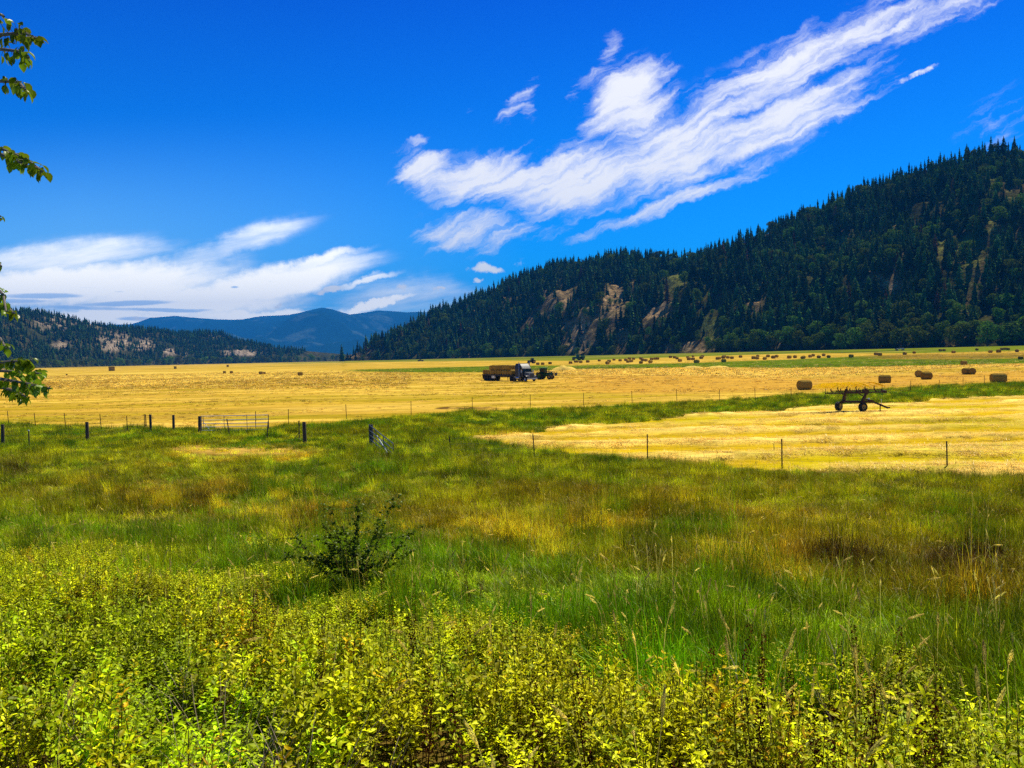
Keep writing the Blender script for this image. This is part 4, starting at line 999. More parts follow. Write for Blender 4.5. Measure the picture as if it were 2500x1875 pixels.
wire_between(lw, Vector((0, 0, 0)), wp[212] - a0, (.4, .7, 1.0, 1.3)); wire_between(lw, wp[212] - a0, top_at(352, 1011, 1.4) - a0, (.4, .7, 1.0, 1.3))
wire_between(lw, wp[367] - a0, wp[423] - a0, (.4, .8, 1.2)); lwo = lw.build('fence_wire', M_WIRE, None, loc=a0); tag(lwo, 'thin strands of fence wire joining the wooden posts at left', 'wire')

def gate(pA, pB, hA, hB, nr, lb, stile, rail_mat, diag, low=.12):
    """tube gate from A to B; hA, hB heights of the top rail over each foot"""
    o = empty('field_gate', pA); tag(o, lb, 'gate'); A, B = Vector((0, 0, 0)), pB - pA
    H = hA - low if nr else 1; zs = [i / (nr - 1) for i in range(nr)]
    Ht = 1.12
    def pt(s, f_): return A.lerp(B, s) + Vector((0, 0, (hA + (hB - hA) * s) - Ht * (1 - f_)))
    for f_ in [0, .24, .47, .72, 1][:nr] if nr == 5 else zs:
        MB().tube([pt(0, f_), pt(.5, f_) - Vector((0, 0, .01)), pt(1, f_)], .027, 8).build('rail', rail_mat, o, smooth=True)
    for s_ in stile: MB().tube([pt(s_, -.02), pt(s_, 1.02)], .03 if s_ in (0, 1) else .022, 8).build('stile', M_DARKG, o, smooth=True)
    if diag:
        d = MB()
        for a, b in diag: d.tube([pt(*a), pt(*b)], .024, 8)
        d.build('brace', M_GATE, o, smooth=True)
gA, gB = top_at(491, 1016, 1.32), top_at(655, 1013, 1.32)
gB = gA + (gB - gA).normalized() * (gB - gA).length
gate(gA, gB, 1.32, 1.32, 5, 'wide pale tubular field gate standing in the grass before the golden field', (0, .03, .34, .68, 1), M_GATE, [((.03, .6), (.11, .1))])
pA, pB = hit(901, 1118), hit(960, 1142)
zA = CAMZ + ray(901, 1037).z * 52; zB = CAMZ + ray(960, 1083).z * 46.5
pA = Vector((ray(901, 1037).x * 52, 52, 0)); pB = Vector((ray(960, 1083).x * 46.5, 46.5, 0))
pA.z = float(field_z(pA.x, pA.y)); pB.z = float(field_z(pB.x, pB.y))
gate(pA, pB, zA - pA.z, zB - pB.z, 5, 'steel field gate swung open towards us and sagging at its free end', (0, .12, .3, .62, 1), M_STEELD, [((.35, .75), (.78, .28))])
#PART3
# ------------------------------------------------------------------ grass, herbs, seed heads (uncountable: stuff)
def blade_strip(V_, F_, base, az, L, w_, bend, lean=0, seg=3, fold=0):
    d = np.array((math.cos(az), math.sin(az), 0)); sdv = np.array((-math.sin(az), math.cos(az), 0)); b = len(V_); p = np.array(base, float); ang = lean
    for i in range(seg + 1):
        q = w_ * (1 - (i / seg) ** 1.5) * .5 + .0006
        V_.append(p - sdv * q); V_.append(p + sdv * q)
        ang2 = ang + bend / seg; st = L / seg; p = p + (d * math.sin(ang2) + np.array((0, 0, 1)) * math.cos(ang2)) * st; ang = ang2
    for i in range(seg): k = b + 2 * i; F_.append((k, k + 1, k + 3, k + 2))
def grass_mesh(seed, n, rad, h, w_, bend, mat, heads=0, headmat=None, seg=3):
    r = random.Random(seed); V_ = []; F_ = []; mi = []
    for i in range(n):
        a = r.random() * 6.28; q = rad * r.random() ** .6; L = h * r.uniform(.5, 1.1)
        blade_strip(V_, F_, (q * math.cos(a), q * math.sin(a), -.03), r.random() * 6.28, L, w_ * r.uniform(.6, 1.2), r.uniform(.1, bend), r.uniform(0, .25), seg)
    mi = [0] * len(F_)
    for i in range(heads):
        a = r.random() * 6.28; q = rad * r.random(); az = r.random() * 6.28; b = (q * math.cos(a), q * math.sin(a), 0); L = h * r.uniform(1.1, 1.45); ln = r.uniform(.03, .3)
        k0 = len(F_); blade_strip(V_, F_, b, az, L, .004, .25, ln, 3); 
        tip = (np.array(V_[-1]) + np.array(V_[-2])) / 2
        for k in range(2): blade_strip(V_, F_, tip - np.array((0, 0, .01)), az + k * .3, .075 * r.uniform(.8, 1.3), .012, .4, ln + .2 + .1 * k, 3)
        mi += [1] * (len(F_) - k0)
    return mesh_np('grass_clump', V_, F_, [mat, headmat or mat], midx=mi)
M_GRASS = leaf_mat('grass_blades', attr='tint', trans=.28, hue=.05, gloss=.008, nscale=7, rnd=.35, var=(.45, 1.6))
M_HEAD = leaf_mat('seed_heads', (.62, .46, .10), trans=.3, hue=.05, gloss=0, nscale=6)
def leaf_vf(V_, F_, base, az, pitch, L, W, roll=0.0, curl=.35):
    d = np.array((math.cos(az) * math.cos(pitch), math.sin(az) * math.cos(pitch), math.sin(pitch))); sdv = np.array((-math.sin(az), math.cos(az), 0)); upv = np.cross(d, sdv)
    sdv = sdv * math.cos(roll) + upv * math.sin(roll); upv = np.cross(d, sdv); b = len(V_)
    if upv[2] < 0: upv = -upv
    prof = [(0, 0, 0), (.22, .40, .02), (.5, .5, .0), (.78, .30, -.06), (1, 0, -.16)]
    for t, w_, z in prof:
        c_ = np.array(base) + d * L * t + upv * L * z * (curl / .35)
        if w_ == 0: V_.append(c_)
        else: V_.extend([c_ - sdv * W * w_ + upv * W * .16, c_, c_ + sdv * W * w_ + upv * W * .16])
    o = b
    F_ += [(o, o + 2, o + 1, o + 1), (o, o + 3, o + 2, o + 2), (o + 1, o + 2, o + 5, o + 4), (o + 2, o + 3, o + 6, o + 5), (o + 4, o + 5, o + 8, o + 7), (o + 5, o + 6, o + 9, o + 8), (o + 7, o + 8, o + 10, o + 10), (o + 8, o + 9, o + 10, o + 10)]
def quads_to_tris(F_):
    T = []
    for f in F_:
        T.append((f[0], f[1], f[2]))
        if f[3] != f[2]: T.append((f[0], f[2], f[3]))
    return T
def herb_mesh(seed, h, L, W, mat, stem, gap=.045, start=.15, lean=.15, branches=2):
    r = random.Random(seed); V_ = []; F_ = []; SV = []
    def stemrun(p0, az, ln, H, lvl):
        p = np.array(p0, float); d = np.array((math.cos(az) * math.sin(ln), math.sin(az) * math.sin(ln), math.cos(ln))); n = int(H / gap); ph = r.random() * 3
        b = len(V_)
        for i in range(n + 1):
            q = p + d * gap * i
            if i >= (start * H / gap if lvl == 0 else 1):
                f_ = i / n; sz = (1.0 if f_ < .75 else 1.0 - (f_ - .75) * 2.0) * r.uniform(.75, 1.2)
                for s_ in (0, math.pi):
                    if r.random() < .1: continue
                    leaf_vf(V_, F_, q, ph + i * 1.57 + s_ + r.uniform(-.4, .4), r.uniform(-.15, .85) + (.3 if f_ > .85 else 0), L * sz, W * sz, r.uniform(-.6, .6), r.uniform(.05, .5))
        SV.append((p - d * .1, p + d * H, .0035 if lvl == 0 else .002))
        if lvl == 0:
            for k in range(branches): stemrun(p + d * H * r.uniform(.35, .7), r.random() * 6.28, r.uniform(.4, .8), H * r.uniform(.3, .45), 1)
    stemrun((0, 0, 0), r.random() * 6.28, r.uniform(0, lean), h, 0)
    nl = 0; T = quads_to_tris(F_); nl = len(T)
    for a, b, w_ in SV:
        for e in (np.array((1, 0, 0)), np.array((0, 1, 0))):
            k = len(V_); V_ += [a - e * w_, a + e * w_, b + e * w_ * .5, b - e * w_ * .5]; T += [(k, k + 1, k + 2), (k, k + 2, k + 3)]
    return mesh_np('leafy_herb', V_, T, [mat, stem], midx=[0] * nl + [1] * (len(T) - nl))
M_HERB = leaf_mat('herb_leaves', attr='tint', trans=.15, hue=.03, gloss=.012, nscale=9, rnd=.35, var=(.5, 1.5), grough=.5)
M_STEM = simple_mat('reddish_stem', (.10, .045, .02), .8)
M_TWIG = simple_mat('dry_twig', (.5, .38, .24), .9)
M_DOCK = leaf_mat('dock_spike', (.085, .022, .008), trans=.1, hue=.04, gloss=0)

def zone_points(ya, yb, dens, margin=.70):
    """random places between two depths, inside a widening wedge in front of the viewpoint"""
    a = (yb - ya) * 2 * ((ya + yb) / 2 * margin + 2); n = int(a * dens)
    y = ya + (yb - ya) * rng.random(n); x = (rng.random(n) * 2 - 1) * (y * margin + 2)
    return x, y
def mk(x, y, h):
    z = field_z(x, y); X, Y = project(x, y, z + h); return z, X, Y
def mixc(base, alts):
    c_ = np.array(base, float)
    for m_, col in alts: c_ = c_ + (np.array(col) - c_) * np.clip(m_, 0, 1)[:, None]
    return c_
def veg_color(x, y, X, Y): return np.clip(veg_color0(x, y, X, Y) * (2.5, 2.5, .6), 0, .93)
def veg_color0(x, y, X, Y):
    n = len(x); o = np.tile(np.array((.13, .16, .008)), (n, 1)); r1 = rng.random(n)
    cl = fbm(x * .35, y * .35, 3); c2 = fbm(x * .12 + 30, y * .16, 3); c3 = fbm(x * 1.2 + 5, y * 1.2, 2)
    grn = curve(C_GREEN, X)
    o = mixc(o, [(sst(.42, .58, cl), (.075, .135, .005)), (sst(.50, .64, c2), (.20, .20, .010)), (sst(.52, .66, c3) * .7, (.32, .30, .015)), (sst(.45, .35, c3) * .5, (.06, .06, .006))])
    right = sst(1500, 1900, X)
    # brown seeded grasses to the right and in the middle distance
    br = sst(1110, 1170, Y) * (1 - sst(grn - 60, grn - 10, Y)) * np.maximum(right, sst(.42, .55, c2))
    o = mixc(o, [(br * .45 * sst(.46, .60, cl + .1 * (r1 - .5)), (.16, .11, .010)), (br * .5 * (r1 < .3), (.30, .19, .03))])
    o = mixc(o, [(br * sst(.62, .5, r1) * sst(.5, .62, c3) * .7, (.10, .12, .006))])
    # golden dry belt
    bl = np.exp(-((Y + (cl - .5) * 150 + (c3 - .5) * 60 - (curve([(0,1215),(400,1190),(700,1245),(1000,1290),(1400,1330),(1800,1365),(2100,1390),(2500,1420)], X))) / 36.) ** 2) * sst(150, 450, X)
    o = mixc(o, [(bl * .9 * sst(.47, .58, cl * .4 + c3 * .6), (.48, .31, .05)), (bl * (r1 < .25) * .8, (.14, .07, .015))])
    # bright green clumps
    gcl = ell(X, Y, [(1700,1260,110,40,1),(2330,1230,120,40,1),(2400,1300,90,45,1),(2000,1130,60,22,1),(1500,1210,70,22,.7),(1530,1170,60,16,.5),(560,1190,120,24,.5),(1250,1000,60,16,.9),(1390,1030,50,16,.6),(1700,1275,60,24,1),(1330,1240,60,20,.6),(460,1140,70,14,.7),(700,1105,60,24,.6),(930,1110,60,30,.6)])
    o = mixc(o, [(gcl * sst(.45, .62, r1 * .4 + cl * .3 + c3 * .3), (.10, .17, .006))])
    # dark brown clumps, mostly at right
    dk = ell(X, Y, [(2070,1345,130,40,1),(2360,1340,150,46,1),(2200,1380,200,30,.7),(1560,1340,60,16,.5),(480,1200,40,12,.9),(1210,1290,60,16,.5),(30,1130,60,20,.8)])
    o = mixc(o, [(dk * (r1 < .93), (.035, .018, .007))])
    # the lush green belt
    lg = sst(grn - 52, grn - 4, Y + (cl - .5) * 130 + (c3 - .5) * 70)
    lg = lg * (.35 + .65 * sst(250, 750, X)); lush = np.tile(np.array((.084, .168, .003)), (n, 1)); lush = mixc(lush, [(sst(.45, .65, cl) * .8, (.115, .155, .005)), (sst(.55, .68, c3) * .8, (.025, .05, .003)), ((r1 < .08) * .8, (.26, .24, .03)), (sst(1900, 2300, X) * sst(.4, .6, c2) * .7, (.12, .12, .01))])
    o = o + (lush - o) * lg[:, None]
    # strip behind the gates
    mead_ = sst(1120, 1075, Y)
    o = mixc(o, [(mead_ * sst(.45, .6, cl) * .6, (.06, .115, .006)), (mead_ * sst(.52, .66, c3) * .7, (.28, .26, .015))])
    o = mixc(o, [(ell(X, Y, [(600,1095,190,14,1),(470,1090,60,10,1),(1290,1050,120,8,.8)]) , (.52, .34, .05))])
    return o * (.55 + .9 * rng.random(n))[:, None] * (.7 + .6 * sst(.35, .65, fbm(x * .9 + 70, y * .9, 2)))[:, None]

G_NEAR = [grass_mesh(s, 24, .12, .62, .011, 1.6, M_GRASS, 0, M_HEAD, 4) for s in range(4)] + [grass_mesh(s + 20, 20, .12, .66, .010, 1.3, M_GRASS, 1, M_HEAD, 4) for s in range(2)]
G_MID = [grass_mesh(s + 40, 26, .20, .50, .014, .9, M_GRASS, 0, M_HEAD) for s in range(4)] + [grass_mesh(s + 50, 24, .2, .5, .014, .9, M_GRASS, 3, M_HEAD) for s in range(1)]
G_FAR = [grass_mesh(s + 60, 30, .35, .48, .024, .8, M_GRASS, 0, M_HEAD, 2) for s in range(4)]
def do_grass(bands, tmpl, label, hs, pheads, name='tall_grass'):
    xs, ys = zip(*[zone_points(*b) for b in bands]); x = np.concatenate(xs); y = np.concatenate(ys)
    z, X, Y = mk(x, y, .15); Ys = project(x, y, z + .5)[1]
    hay, big = masks(X, Y + 3)
    edge = curve(C_SHRUB, X) + (fbm(x * .8, y * .8, 2) - .5) * 70
    k = (~hay) & (~big) & (Ys < edge + 70)
    path = ell(X, Y, [(600,1098,180,13,1),(470,1092,60,10,.9)]); k &= rng.random(len(x)) > path * .8
    x, y, z, X, Y = x[k], y[k], z[k], X[k], Y[k]; Ys = Ys[k]; n = len(x)
    tint = veg_color(x, y, X, Ys)
    hh = hs * (.45 + .75 * sst(.3, .7, fbm(x * .5, y * .5, 2)) + .35 * sst(.5, .7, vn(x * 1.7, y * 1.7))) * (.65 + .6 * rng.random(n)) * (1 - .5 * ell(X, Y, [(600,1098,220,22,1)]))
    hh *= np.where(y < 12, 1.15, 1.0)
    rot = np.zeros((n, 3)); rot[:, 0] = rng.normal(0, .12, n); rot[:, 1] = rng.normal(.06, .12, n); rot[:, 2] = rng.random(n) * 6.28
    nt = len(tmpl); idx = rng.integers(0, nt - pheads[0], n); hsel = rng.random(n) < pheads[1]
    if pheads[0]: idx = np.where(hsel, nt - 1 - rng.integers(0, pheads[0], n), idx)
    scatter(name, np.stack([x, y, z], -1), rot, np.stack([np.full(n, 1.0), np.full(n, 1.0), hh], -1), idx, tint, tmpl, label, 'grass')
    print(name, n)
do_grass([(5.5, 12, 75), (12, 20, 42)], G_NEAR, 'lush tall grass on the slope behind the leafy herbs', .95, (2, .05))
do_grass([(20, 33, 26), (33, 52, 15)], G_MID, 'mixed green and brown meadow grass reaching up to the near fence', .95, (1, .10))
do_grass([(11, 24, 1.6), (24, 50, .8)], G_NEAR, 'taller coarse tufts standing out of the meadow grass', 1.75, (2, .3), 'coarse_tufts')
do_grass([(52, 80, 9), (80, 135, 6)], G_FAR, 'green grass of the ditch between the two fences', 1.0, (0, 0))

# leafy herbs nearest the viewpoint
H_BIG = [herb_mesh(s, .80, .070, .034, M_HERB, M_STEM, .05, .2, .3, 3) for s in range(6)]
H_SML = [herb_mesh(s + 30, .78, .047, .019, M_HERB, M_STEM, .034, .15, .22, 4) for s in range(6)]
def do_herbs():
    xs, ys = zip(*[zone_points(*b) for b in ((1.6, 4.5, 56, .78), (4.5, 8, 54, .72), (8, 14, 48, .70), (14, 21, 40, .68))]); x = np.concatenate(xs); y = np.concatenate(ys)
    z, X, Y = mk(x, y, .72); edge = curve(C_SHRUB, X) + (fbm(x * .8, y * .8, 2) - .5) * 70
    k = (rng.random(len(x)) < sst(edge - 110, edge + 20, Y)) | (y < 3); gap = ell(X, Y, [(60,1800,130,90,.9),(600,1790,60,70,.6)]); k &= rng.random(len(x)) > gap
    x, y, z, X, Y = x[k], y[k], z[k], X[k], Y[k]; n = len(x); r1 = rng.random(n)
    cl = fbm(x * .9, y * .9, 3); c2 = fbm(x * .5 + 9, y * .5, 3)
    tint = np.tile(np.array((.20, .31, .006)), (n, 1))
    tint = mixc(tint, [(sst(.45, .62, cl), (.30, .34, .008)), (sst(.55, .68, c2) * .5, (.36, .36, .010)), ((r1 < .04) * .8, (.38, .24, .015)), ((r1 > .88) * .7, (.12, .20, .008)), (ell(X, Y, [(250,1560,260,110,1)]) * .5, (.16, .25, .008)), (sst(.38, .30, cl) * .8, (.11, .17, .008))])
    tint = np.clip(tint * (.45 + 1.15 * rng.random(n))[:, None] * (1.95, 1.78, .40), 0, .93)
    hh = (.5 + .7 * sst(.3, .7, fbm(x * .9, y * .9, 2))) * (.7 + .45 * rng.random(n)) * (.62 + .38 * sst(curve(C_SHRUB, X) - 20, curve(C_SHRUB, X) + 160, Y))
    rot = np.zeros((n, 3)); rot[:, 0] = rng.normal(0, .10, n); rot[:, 1] = rng.normal(.03, .10, n); rot[:, 2] = rng.random(n) * 6.28
    big = (rng.random(n) < np.clip(.12 + .75 * ell(X, Y, [(500,1700,520,190,1),(100,1500,140,120,.8),(1000,1800,200,120,.6)]), 0, 1))
    for sel, tm, lb in ((big, H_BIG, 'broad-leaved yellow-green herbs thickest at the lower left'), (~big, H_SML, 'fine-leaved yellow-green herbs filling the near slope')):
        m = int(sel.sum()); scatter('leafy_herbs', np.stack([x, y, z], -1)[sel], rot[sel], np.stack([np.ones(m), np.ones(m), hh[sel]], -1), rng.integers(0, len(tm), m), tint[sel], tm, lb, 'herbs')
    print('herbs', n)
do_herbs()

# dark red dock spikes, arching pale seed heads, dry twigs
def dock_mesh(seed):
    r = random.Random(seed); V_ = []; F_ = []
    blade_strip(V_, F_, (0, 0, 0), 0, 1.05, .012, .1, .05, 3)
    for i in range(130):
        z = .55 + .5 * r.random(); a = r.random() * 6.28; q = .022 * (1.3 - (z - .55)); p = np.array((math.cos(a) * q + .05 * z, math.sin(a) * q, z)); leaf = .011
        k = len(V_); V_ += [p + np.array((r.uniform(-1, 1), r.uniform(-1, 1), r.uniform(-1, 1))) * leaf for _ in range(4)]; F_.append((k, k + 1, k + 2, k + 3))
    return mesh_np('dock', V_, F_, M_DOCK)
def seedgrass_mesh(seed, droop):
    r = random.Random(seed); V_ = []; F_ = []
    pts = []; p = np.array((0., 0, 0)); ang = .05
    for i in range(9):
        pts.append(p.copy()); p = p + np.array((math.sin(ang), 0, math.cos(ang))) * .13; ang += droop * (.02 if i < 5 else .22)
    for i in range(8):
        w_ = .002; k = len(V_); V_ += [pts[i] - (0, w_, 0), pts[i] + (0, w_, 0), pts[i + 1] + (0, w_, 0), pts[i + 1] - (0, w_, 0)]; F_.append((k, k + 1, k + 2, k + 3))
        k = len(V_); V_ += [pts[i] - (w_, 0, 0), pts[i] + (w_, 0, 0), pts[i + 1] + (w_, 0, 0), pts[i + 1] - (w_, 0, 0)]; F_.append((k, k + 1, k + 2, k + 3))
    for i in range(110):
        t = r.random(); s = 6.9 + t * 1.1; i0 = min(int(s), 7); f_ = s - i0; c_ = pts[i0] * (1 - f_) + pts[min(i0 + 1, 8)] * f_; d = pts[8] - pts[7]; d = d / np.linalg.norm(d)
        q = .011 * math.sin(math.pi * min(1, t * .85 + .12)); rv = np.array([r.gauss(0, 1) for _ in range(3)]); rv /= np.linalg.norm(rv); e = np.cross(d, rv); c_ = c_ + rv * q
        k = len(V_); V_ += [c_ - e * .004, c_ + e * .004, c_ + d * .020 + rv * .004, c_ + d * .015 + e * .001]; F_.append((k, k + 1, k + 2, k + 3))
    return mesh_np('seed_grass', V_, F_, M_SEED)
M_SEED = leaf_mat('pale_seed', (.92, .76, .20), trans=.35, hue=.04, gloss=0, nscale=10)
def sprinkle(name, n, zones, tmpl, label, cat, hs=(.7, 1.02), base_h=.85):
    """zones: (photo X range, photo Y range, share); placed on the real slope"""
    pts = []
    for xa, xb, ya, yb, sh in zones:
        for _ in range(int(n * sh)):
            p = hit(random.uniform(xa, xb), random.uniform(ya, yb), base_h)
            if p is not None: pts.append(tuple(p))
    n = len(pts); rot = np.zeros((n, 3)); rot[:, 0] = rng.normal(0, .08, n); rot[:, 1] = rng.normal(0, .08, n); rot[:, 2] = rng.random(n) * 6.28
    s = rng.uniform(*hs, n); scatter(name, pts, rot, np.stack([s, s, s], -1), rng.integers(0, len(tmpl), n), np.ones((n, 3)), tmpl, label, cat)
SG = [seedgrass_mesh(s, d) for s, d in ((1, .6), (2, 1.1), (3, 1.8), (4, 2.6), (5, .2))]
sprinkle('seed_grass', 430, [(2060, 2130, 1540, 1575, .006), (2330, 2400, 1690, 1740, .006), (2180, 2260, 1640, 1700, .006), (420, 560, 1470, 1500, .006), (30, 260, 1200, 1290, .06), (300, 800, 1230, 1400, .06), (0, 300, 1180, 1400, .10), (200, 1200, 1300, 1480, .12), (1000, 1700, 1330, 1560, .14), (1700, 2500, 1400, 1640, .12), (1300, 2500, 1600, 1870, .05), (0, 1500, 1500, 1870, .03), (300, 2500, 1180, 1330, .30), (1500, 2500, 1300, 1450, .12)], SG, 'pale yellow seed heads of tall grasses arching over the herbs', 'seed grass')
sprinkle('dock_spikes', 85, [(150, 700, 1400, 1520, .25), (600, 1350, 1390, 1600, .4), (1500, 2300, 1560, 1800, .3), (1000, 2300, 1650, 1870, .1)], [dock_mesh(s) for s in range(4)], 'dark red-brown dock spikes among the herbs', 'dock')
def twig_mesh(seed):
    r = random.Random(seed); m = MB()
    for i in range(4):
        a = r.random() * 6.28; p = [(0, 0, 0)]
        for k in range(4): q = p[-1]; a += r.uniform(-.5, .5); p.append((q[0] + math.cos(a) * .05 * (k + 1) * .6, q[1] + math.sin(a) * .05 * (k + 1) * .6, q[2] + r.uniform(.12, .2)))
        m.tube(p, [.004, .0035, .003, .002, .001], 4)
    return m.mesh('dry_twig', M_TWIG)
sprinkle('dry_twigs', 46, [(430, 800, 1600, 1860, .5), (0, 300, 1700, 1860, .3), (900, 2300, 1600, 1860, .3)], [twig_mesh(s) for s in range(3)], 'bare pale dry twigs poking out of the herbs', 'twigs', (.8, 1.2), .6)
# dark clumps of hay lying on the near field
def clump_mesh(seed):
    r = random.Random(seed); V_ = []; F_ = []
    for i in range(90):
        a = r.random() * 6.28; q = .5 * r.random() ** .6; blade_strip(V_, F_, (q * math.cos(a) * 1.4, q * math.sin(a) * .5, 0), r.random() * 6.28, r.uniform(.1, .35), .02, r.uniform(.5, 2.2), r.uniform(.2, 1.0), 2)
    return mesh_np('hay_clump', V_, F_, M_CLUMP)
def clumps():
    pts = []; sc = []
    for X, Y, s_ in [(1992,1040,1.6),(1985,1041,1.2),(1985,1072,1),(2015,1074,1.6),(2030,1075,1.4),(2062,1073,1),(2335,1023,.9),(2305,1029,.8),(2342,1031,.8),(2340,1071,1.2),(2455,1114,1.8),(2470,1115,1.3),(2300,1117,.9),(2375,1115,1.0),(2080,1106,.9),(2140,1108,1.5),(2160,1110,1.2),(2190,1113,1),(2260,1114,1),(2200,1015,.7),(2185,1143,1.6),(2190,1145,1.2),(1672,1082,1.2),(1660,1083,1.4),(1690,1083,.9),(1720,1100,.8),(1590,1115,.9),(1640,1118,1.1),(1700,1123,1),(1560,1112,1),(1760,1126,1),(2230,1102,.7),(2110,1071,.6),(2440,1068,.8),(1860,1040,.7),(2090,1022,.9)]:
        p = hit(X, Y); pts.append((p.x, p.y, p.z + .12)); sc.append((s_ * .9, s_ * .9, s_ * .55))
    n = len(pts); rot = np.zeros((n, 3)); rot[:, 2] = rng.uniform(-.4, .4, n)
    scatter('hay_clumps', pts, rot, sc, rng.integers(0, 3, n), np.ones((n, 3)), [clump_mesh(s) for s in range(3)], 'small dark clumps of hay lying on the near hay field', 'hay')
clumps()
def straw_litter():
    T = []
    for s in range(3):
        r = random.Random(s); V_ = []; F_ = []
        for i in range(60):
            blade_strip(V_, F_, (r.gauss(0, .35), r.gauss(0, .2), .01), r.random() * 6.28, r.uniform(.1, .28), .012, r.uniform(.1, 1.0), r.uniform(.9, 1.6), 2)
        T.append(mesh_np('straw', V_, F_, M_LIT))
    x, y = zone_points(32, 110, 5.5, .70); z, X, Y = mk(x, y, 0); hay, big = masks(X, Y); k = hay & (windrow(x, y) + .08 > rng.random(len(x)))
    x, y, z = x[k], y[k], z[k]; n = len(x); z = z + windrow(x, y) * .27; rot = np.zeros((n, 3)); rot[:, 2] = rng.random(n) * 6.28
    s = rng.uniform(.7, 1.3, n); scatter('straw_litter', np.stack([x, y, z], -1), rot, np.stack([s, s, s], -1), rng.integers(0, 3, n), np.ones((n, 3)), T, 'loose mown straw lying in rows on the near hay field', 'straw'); print('straw', n)
M_LIT = leaf_mat('straw_stalks', (.90, .62, .12), trans=.15, hue=.03, gloss=.02, nscale=3)
straw_litter()

def tuft_mesh(seed, n=26, w_=.55, h=.22):
    r = random.Random(seed); V_ = []; F_ = []
    for i in range(n):
        blade_strip(V_, F_, (r.gauss(0, w_ * .4), r.gauss(0, w_ * .4), -.02), r.random() * 6.28, h * r.uniform(.6, 1.6), .09, r.uniform(.4, 1.8), r.uniform(.1, .9), 2)
    return mesh_np('hay_tuft', V_, F_, M_GRASS)
def field_tufts():
    T = [tuft_mesh(s) for s in range(4)]; P_ = []
    for a, b, dn in ((70, 120, 1.3), (120, 190, .75), (190, 300, .42), (300, 450, .16)):
        P_.append(zone_points(a, b, dn, .66))
    x = np.concatenate([p[0] for p in P_]); y = np.concatenate([p[1] for p in P_]); z, X, Y = mk(x, y, 0)
    hay, big = masks(X, Y); st = fbm(x * .015 + y * .002, y * .12, 4); cl = fbm(x * .08, y * .08 + 5, 3)
    pale = (X > 1300) & (Y > curve([(1300,900),(1500,896),(1700,896),(1900,899),(2200,893),(2500,888)], X)) & (Y < curve([(1300,912),(1500,917),(1700,918),(1900,924),(2100,915),(2300,900),(2500,895)], X))
    pale |= (X < 1000) & (Y > 908) & (Y < 950)
    k = big & (rng.random(len(x)) < np.where(pale, .9, .25 + .5 * sst(.45, .6, cl))); x, y, z, X, Y, st, pale = x[k], y[k], z[k], X[k], Y[k], st[k], pale[k]; n = len(x)
    base = field_color(x, y, X, Y); r1 = rng.random(n); tint = base * (.75 + .55 * rng.random(n))[:, None]
    tint = mixc(tint, [((r1 < .10) * .8, (.16, .13, .01)), ((r1 > .75) * .7, (.92, .68, .15))])
    s = (.55 + .9 * rng.random(n)) * np.clip(y / 150, .6, 1.6); rot = np.zeros((n, 3)); rot[:, 2] = rng.random(n) * 6.28
    scatter('stubble_tufts', np.stack([x, y, z], -1), rot, np.stack([s, s, s * np.where(pale, 1.0, .55)], -1), rng.integers(0, 4, n), tint, T, 'rough tufts of cut hay and stubble all over the far golden field', 'stubble'); print('tufts', n)
field_tufts()

# ------------------------------------------------------------------ the dark thorny sapling in the grass
M_SAP = leaf_mat('sapling_leaves', (.15, .24, .012), trans=.35, hue=.05, gloss=.01, nscale=8, grough=.35)
M_SAPB = simple_mat('sapling_bark', (.03, .025, .02), .8)
def sapling(X, Y, Dd, k, label, seed, reach=1.0, count=12):
    r = random.Random(seed); d = ray(X, Y); x, y = d.x * Dd, Dd; z = float(field_z(x, y)); o = empty('sapling', (x, y, z)); tag(o, label, 'sapling')
    stem = MB(); V_ = []; F_ = []; m_ = Dd / FPX * k
    z0 = CAMZ + d.z * Dd - z; stem.tube([(0, 0, -.1), (.01, 0, z0 * .5), (.02, 0, z0), (.04, 0, z0 + 60 * m_)], [.022, .018, .015, .012], 7)
    st = (.04, 0, z0 + 60 * m_)
    ends = [(-45, 205), (25, 225), (110, 245), (-30, 130), (-130, 130), (-150, 60), (-90, 50), (60, 110), (150, 120), (160, 60), (95, 40), (-70, 95), (-110, 10), (110, -5), (20, 150), (-60, 170), (75, 170), (0, 60)][:count]
    for ex, ez in ends:
        s0 = Vector((.02, 0, max(.1, z0 + r.uniform(-90, 40) * m_))); e = Vector((ex * 1.1 * m_ * reach, r.uniform(-.45, .45), z0 + ez * .84 * m_)); mid = (s0 + e) / 2 + Vector((r.uniform(-.05, .05), 0, r.uniform(-.08, .04)))
        pts = [s0, s0.lerp(mid, .5) + Vector((0, 0, -.02)), mid, mid.lerp(e, .5) + Vector((0, 0, .02)), e]; stem.tube(pts, [.009, .007, .005, .003, .0015], 6)
        for q in range(44):
            t = .18 + .75 * r.random() ** .8; i0 = min(int(t * 4), 3); p = pts[i0].lerp(pts[i0 + 1], t * 4 - i0); a = r.random() * 6.28
            if r.random() < .5:
                tl_ = r.uniform(.10, .34); tip = p + Vector((math.cos(a) * tl_, math.sin(a) * tl_ * .7, r.uniform(-.05, .2))); stem.tube([p, tip], [.003, .001], 4)
                for _ in range(5): pp = p.lerp(tip, r.random()); leaf_vf(V_, F_, pp, r.random() * 6.28, r.uniform(-.6, .6), r.uniform(.04, .07), r.uniform(.03, .05), r.uniform(-.8, .8))
            leaf_vf(V_, F_, p, a, r.uniform(-.6, .6), r.uniform(.04, .075), r.uniform(.03, .05), r.uniform(-.8, .8))
    stem.build('branches', M_SAPB, o, smooth=True); link('foliage', mesh_np('foliage', V_, quads_to_tris(F_), M_SAP), o)
sapling(858, 1392, 13.2, 1.0, 'dark leafy thorny sapling standing in the green grass left of centre', 3, 1.0, 18)

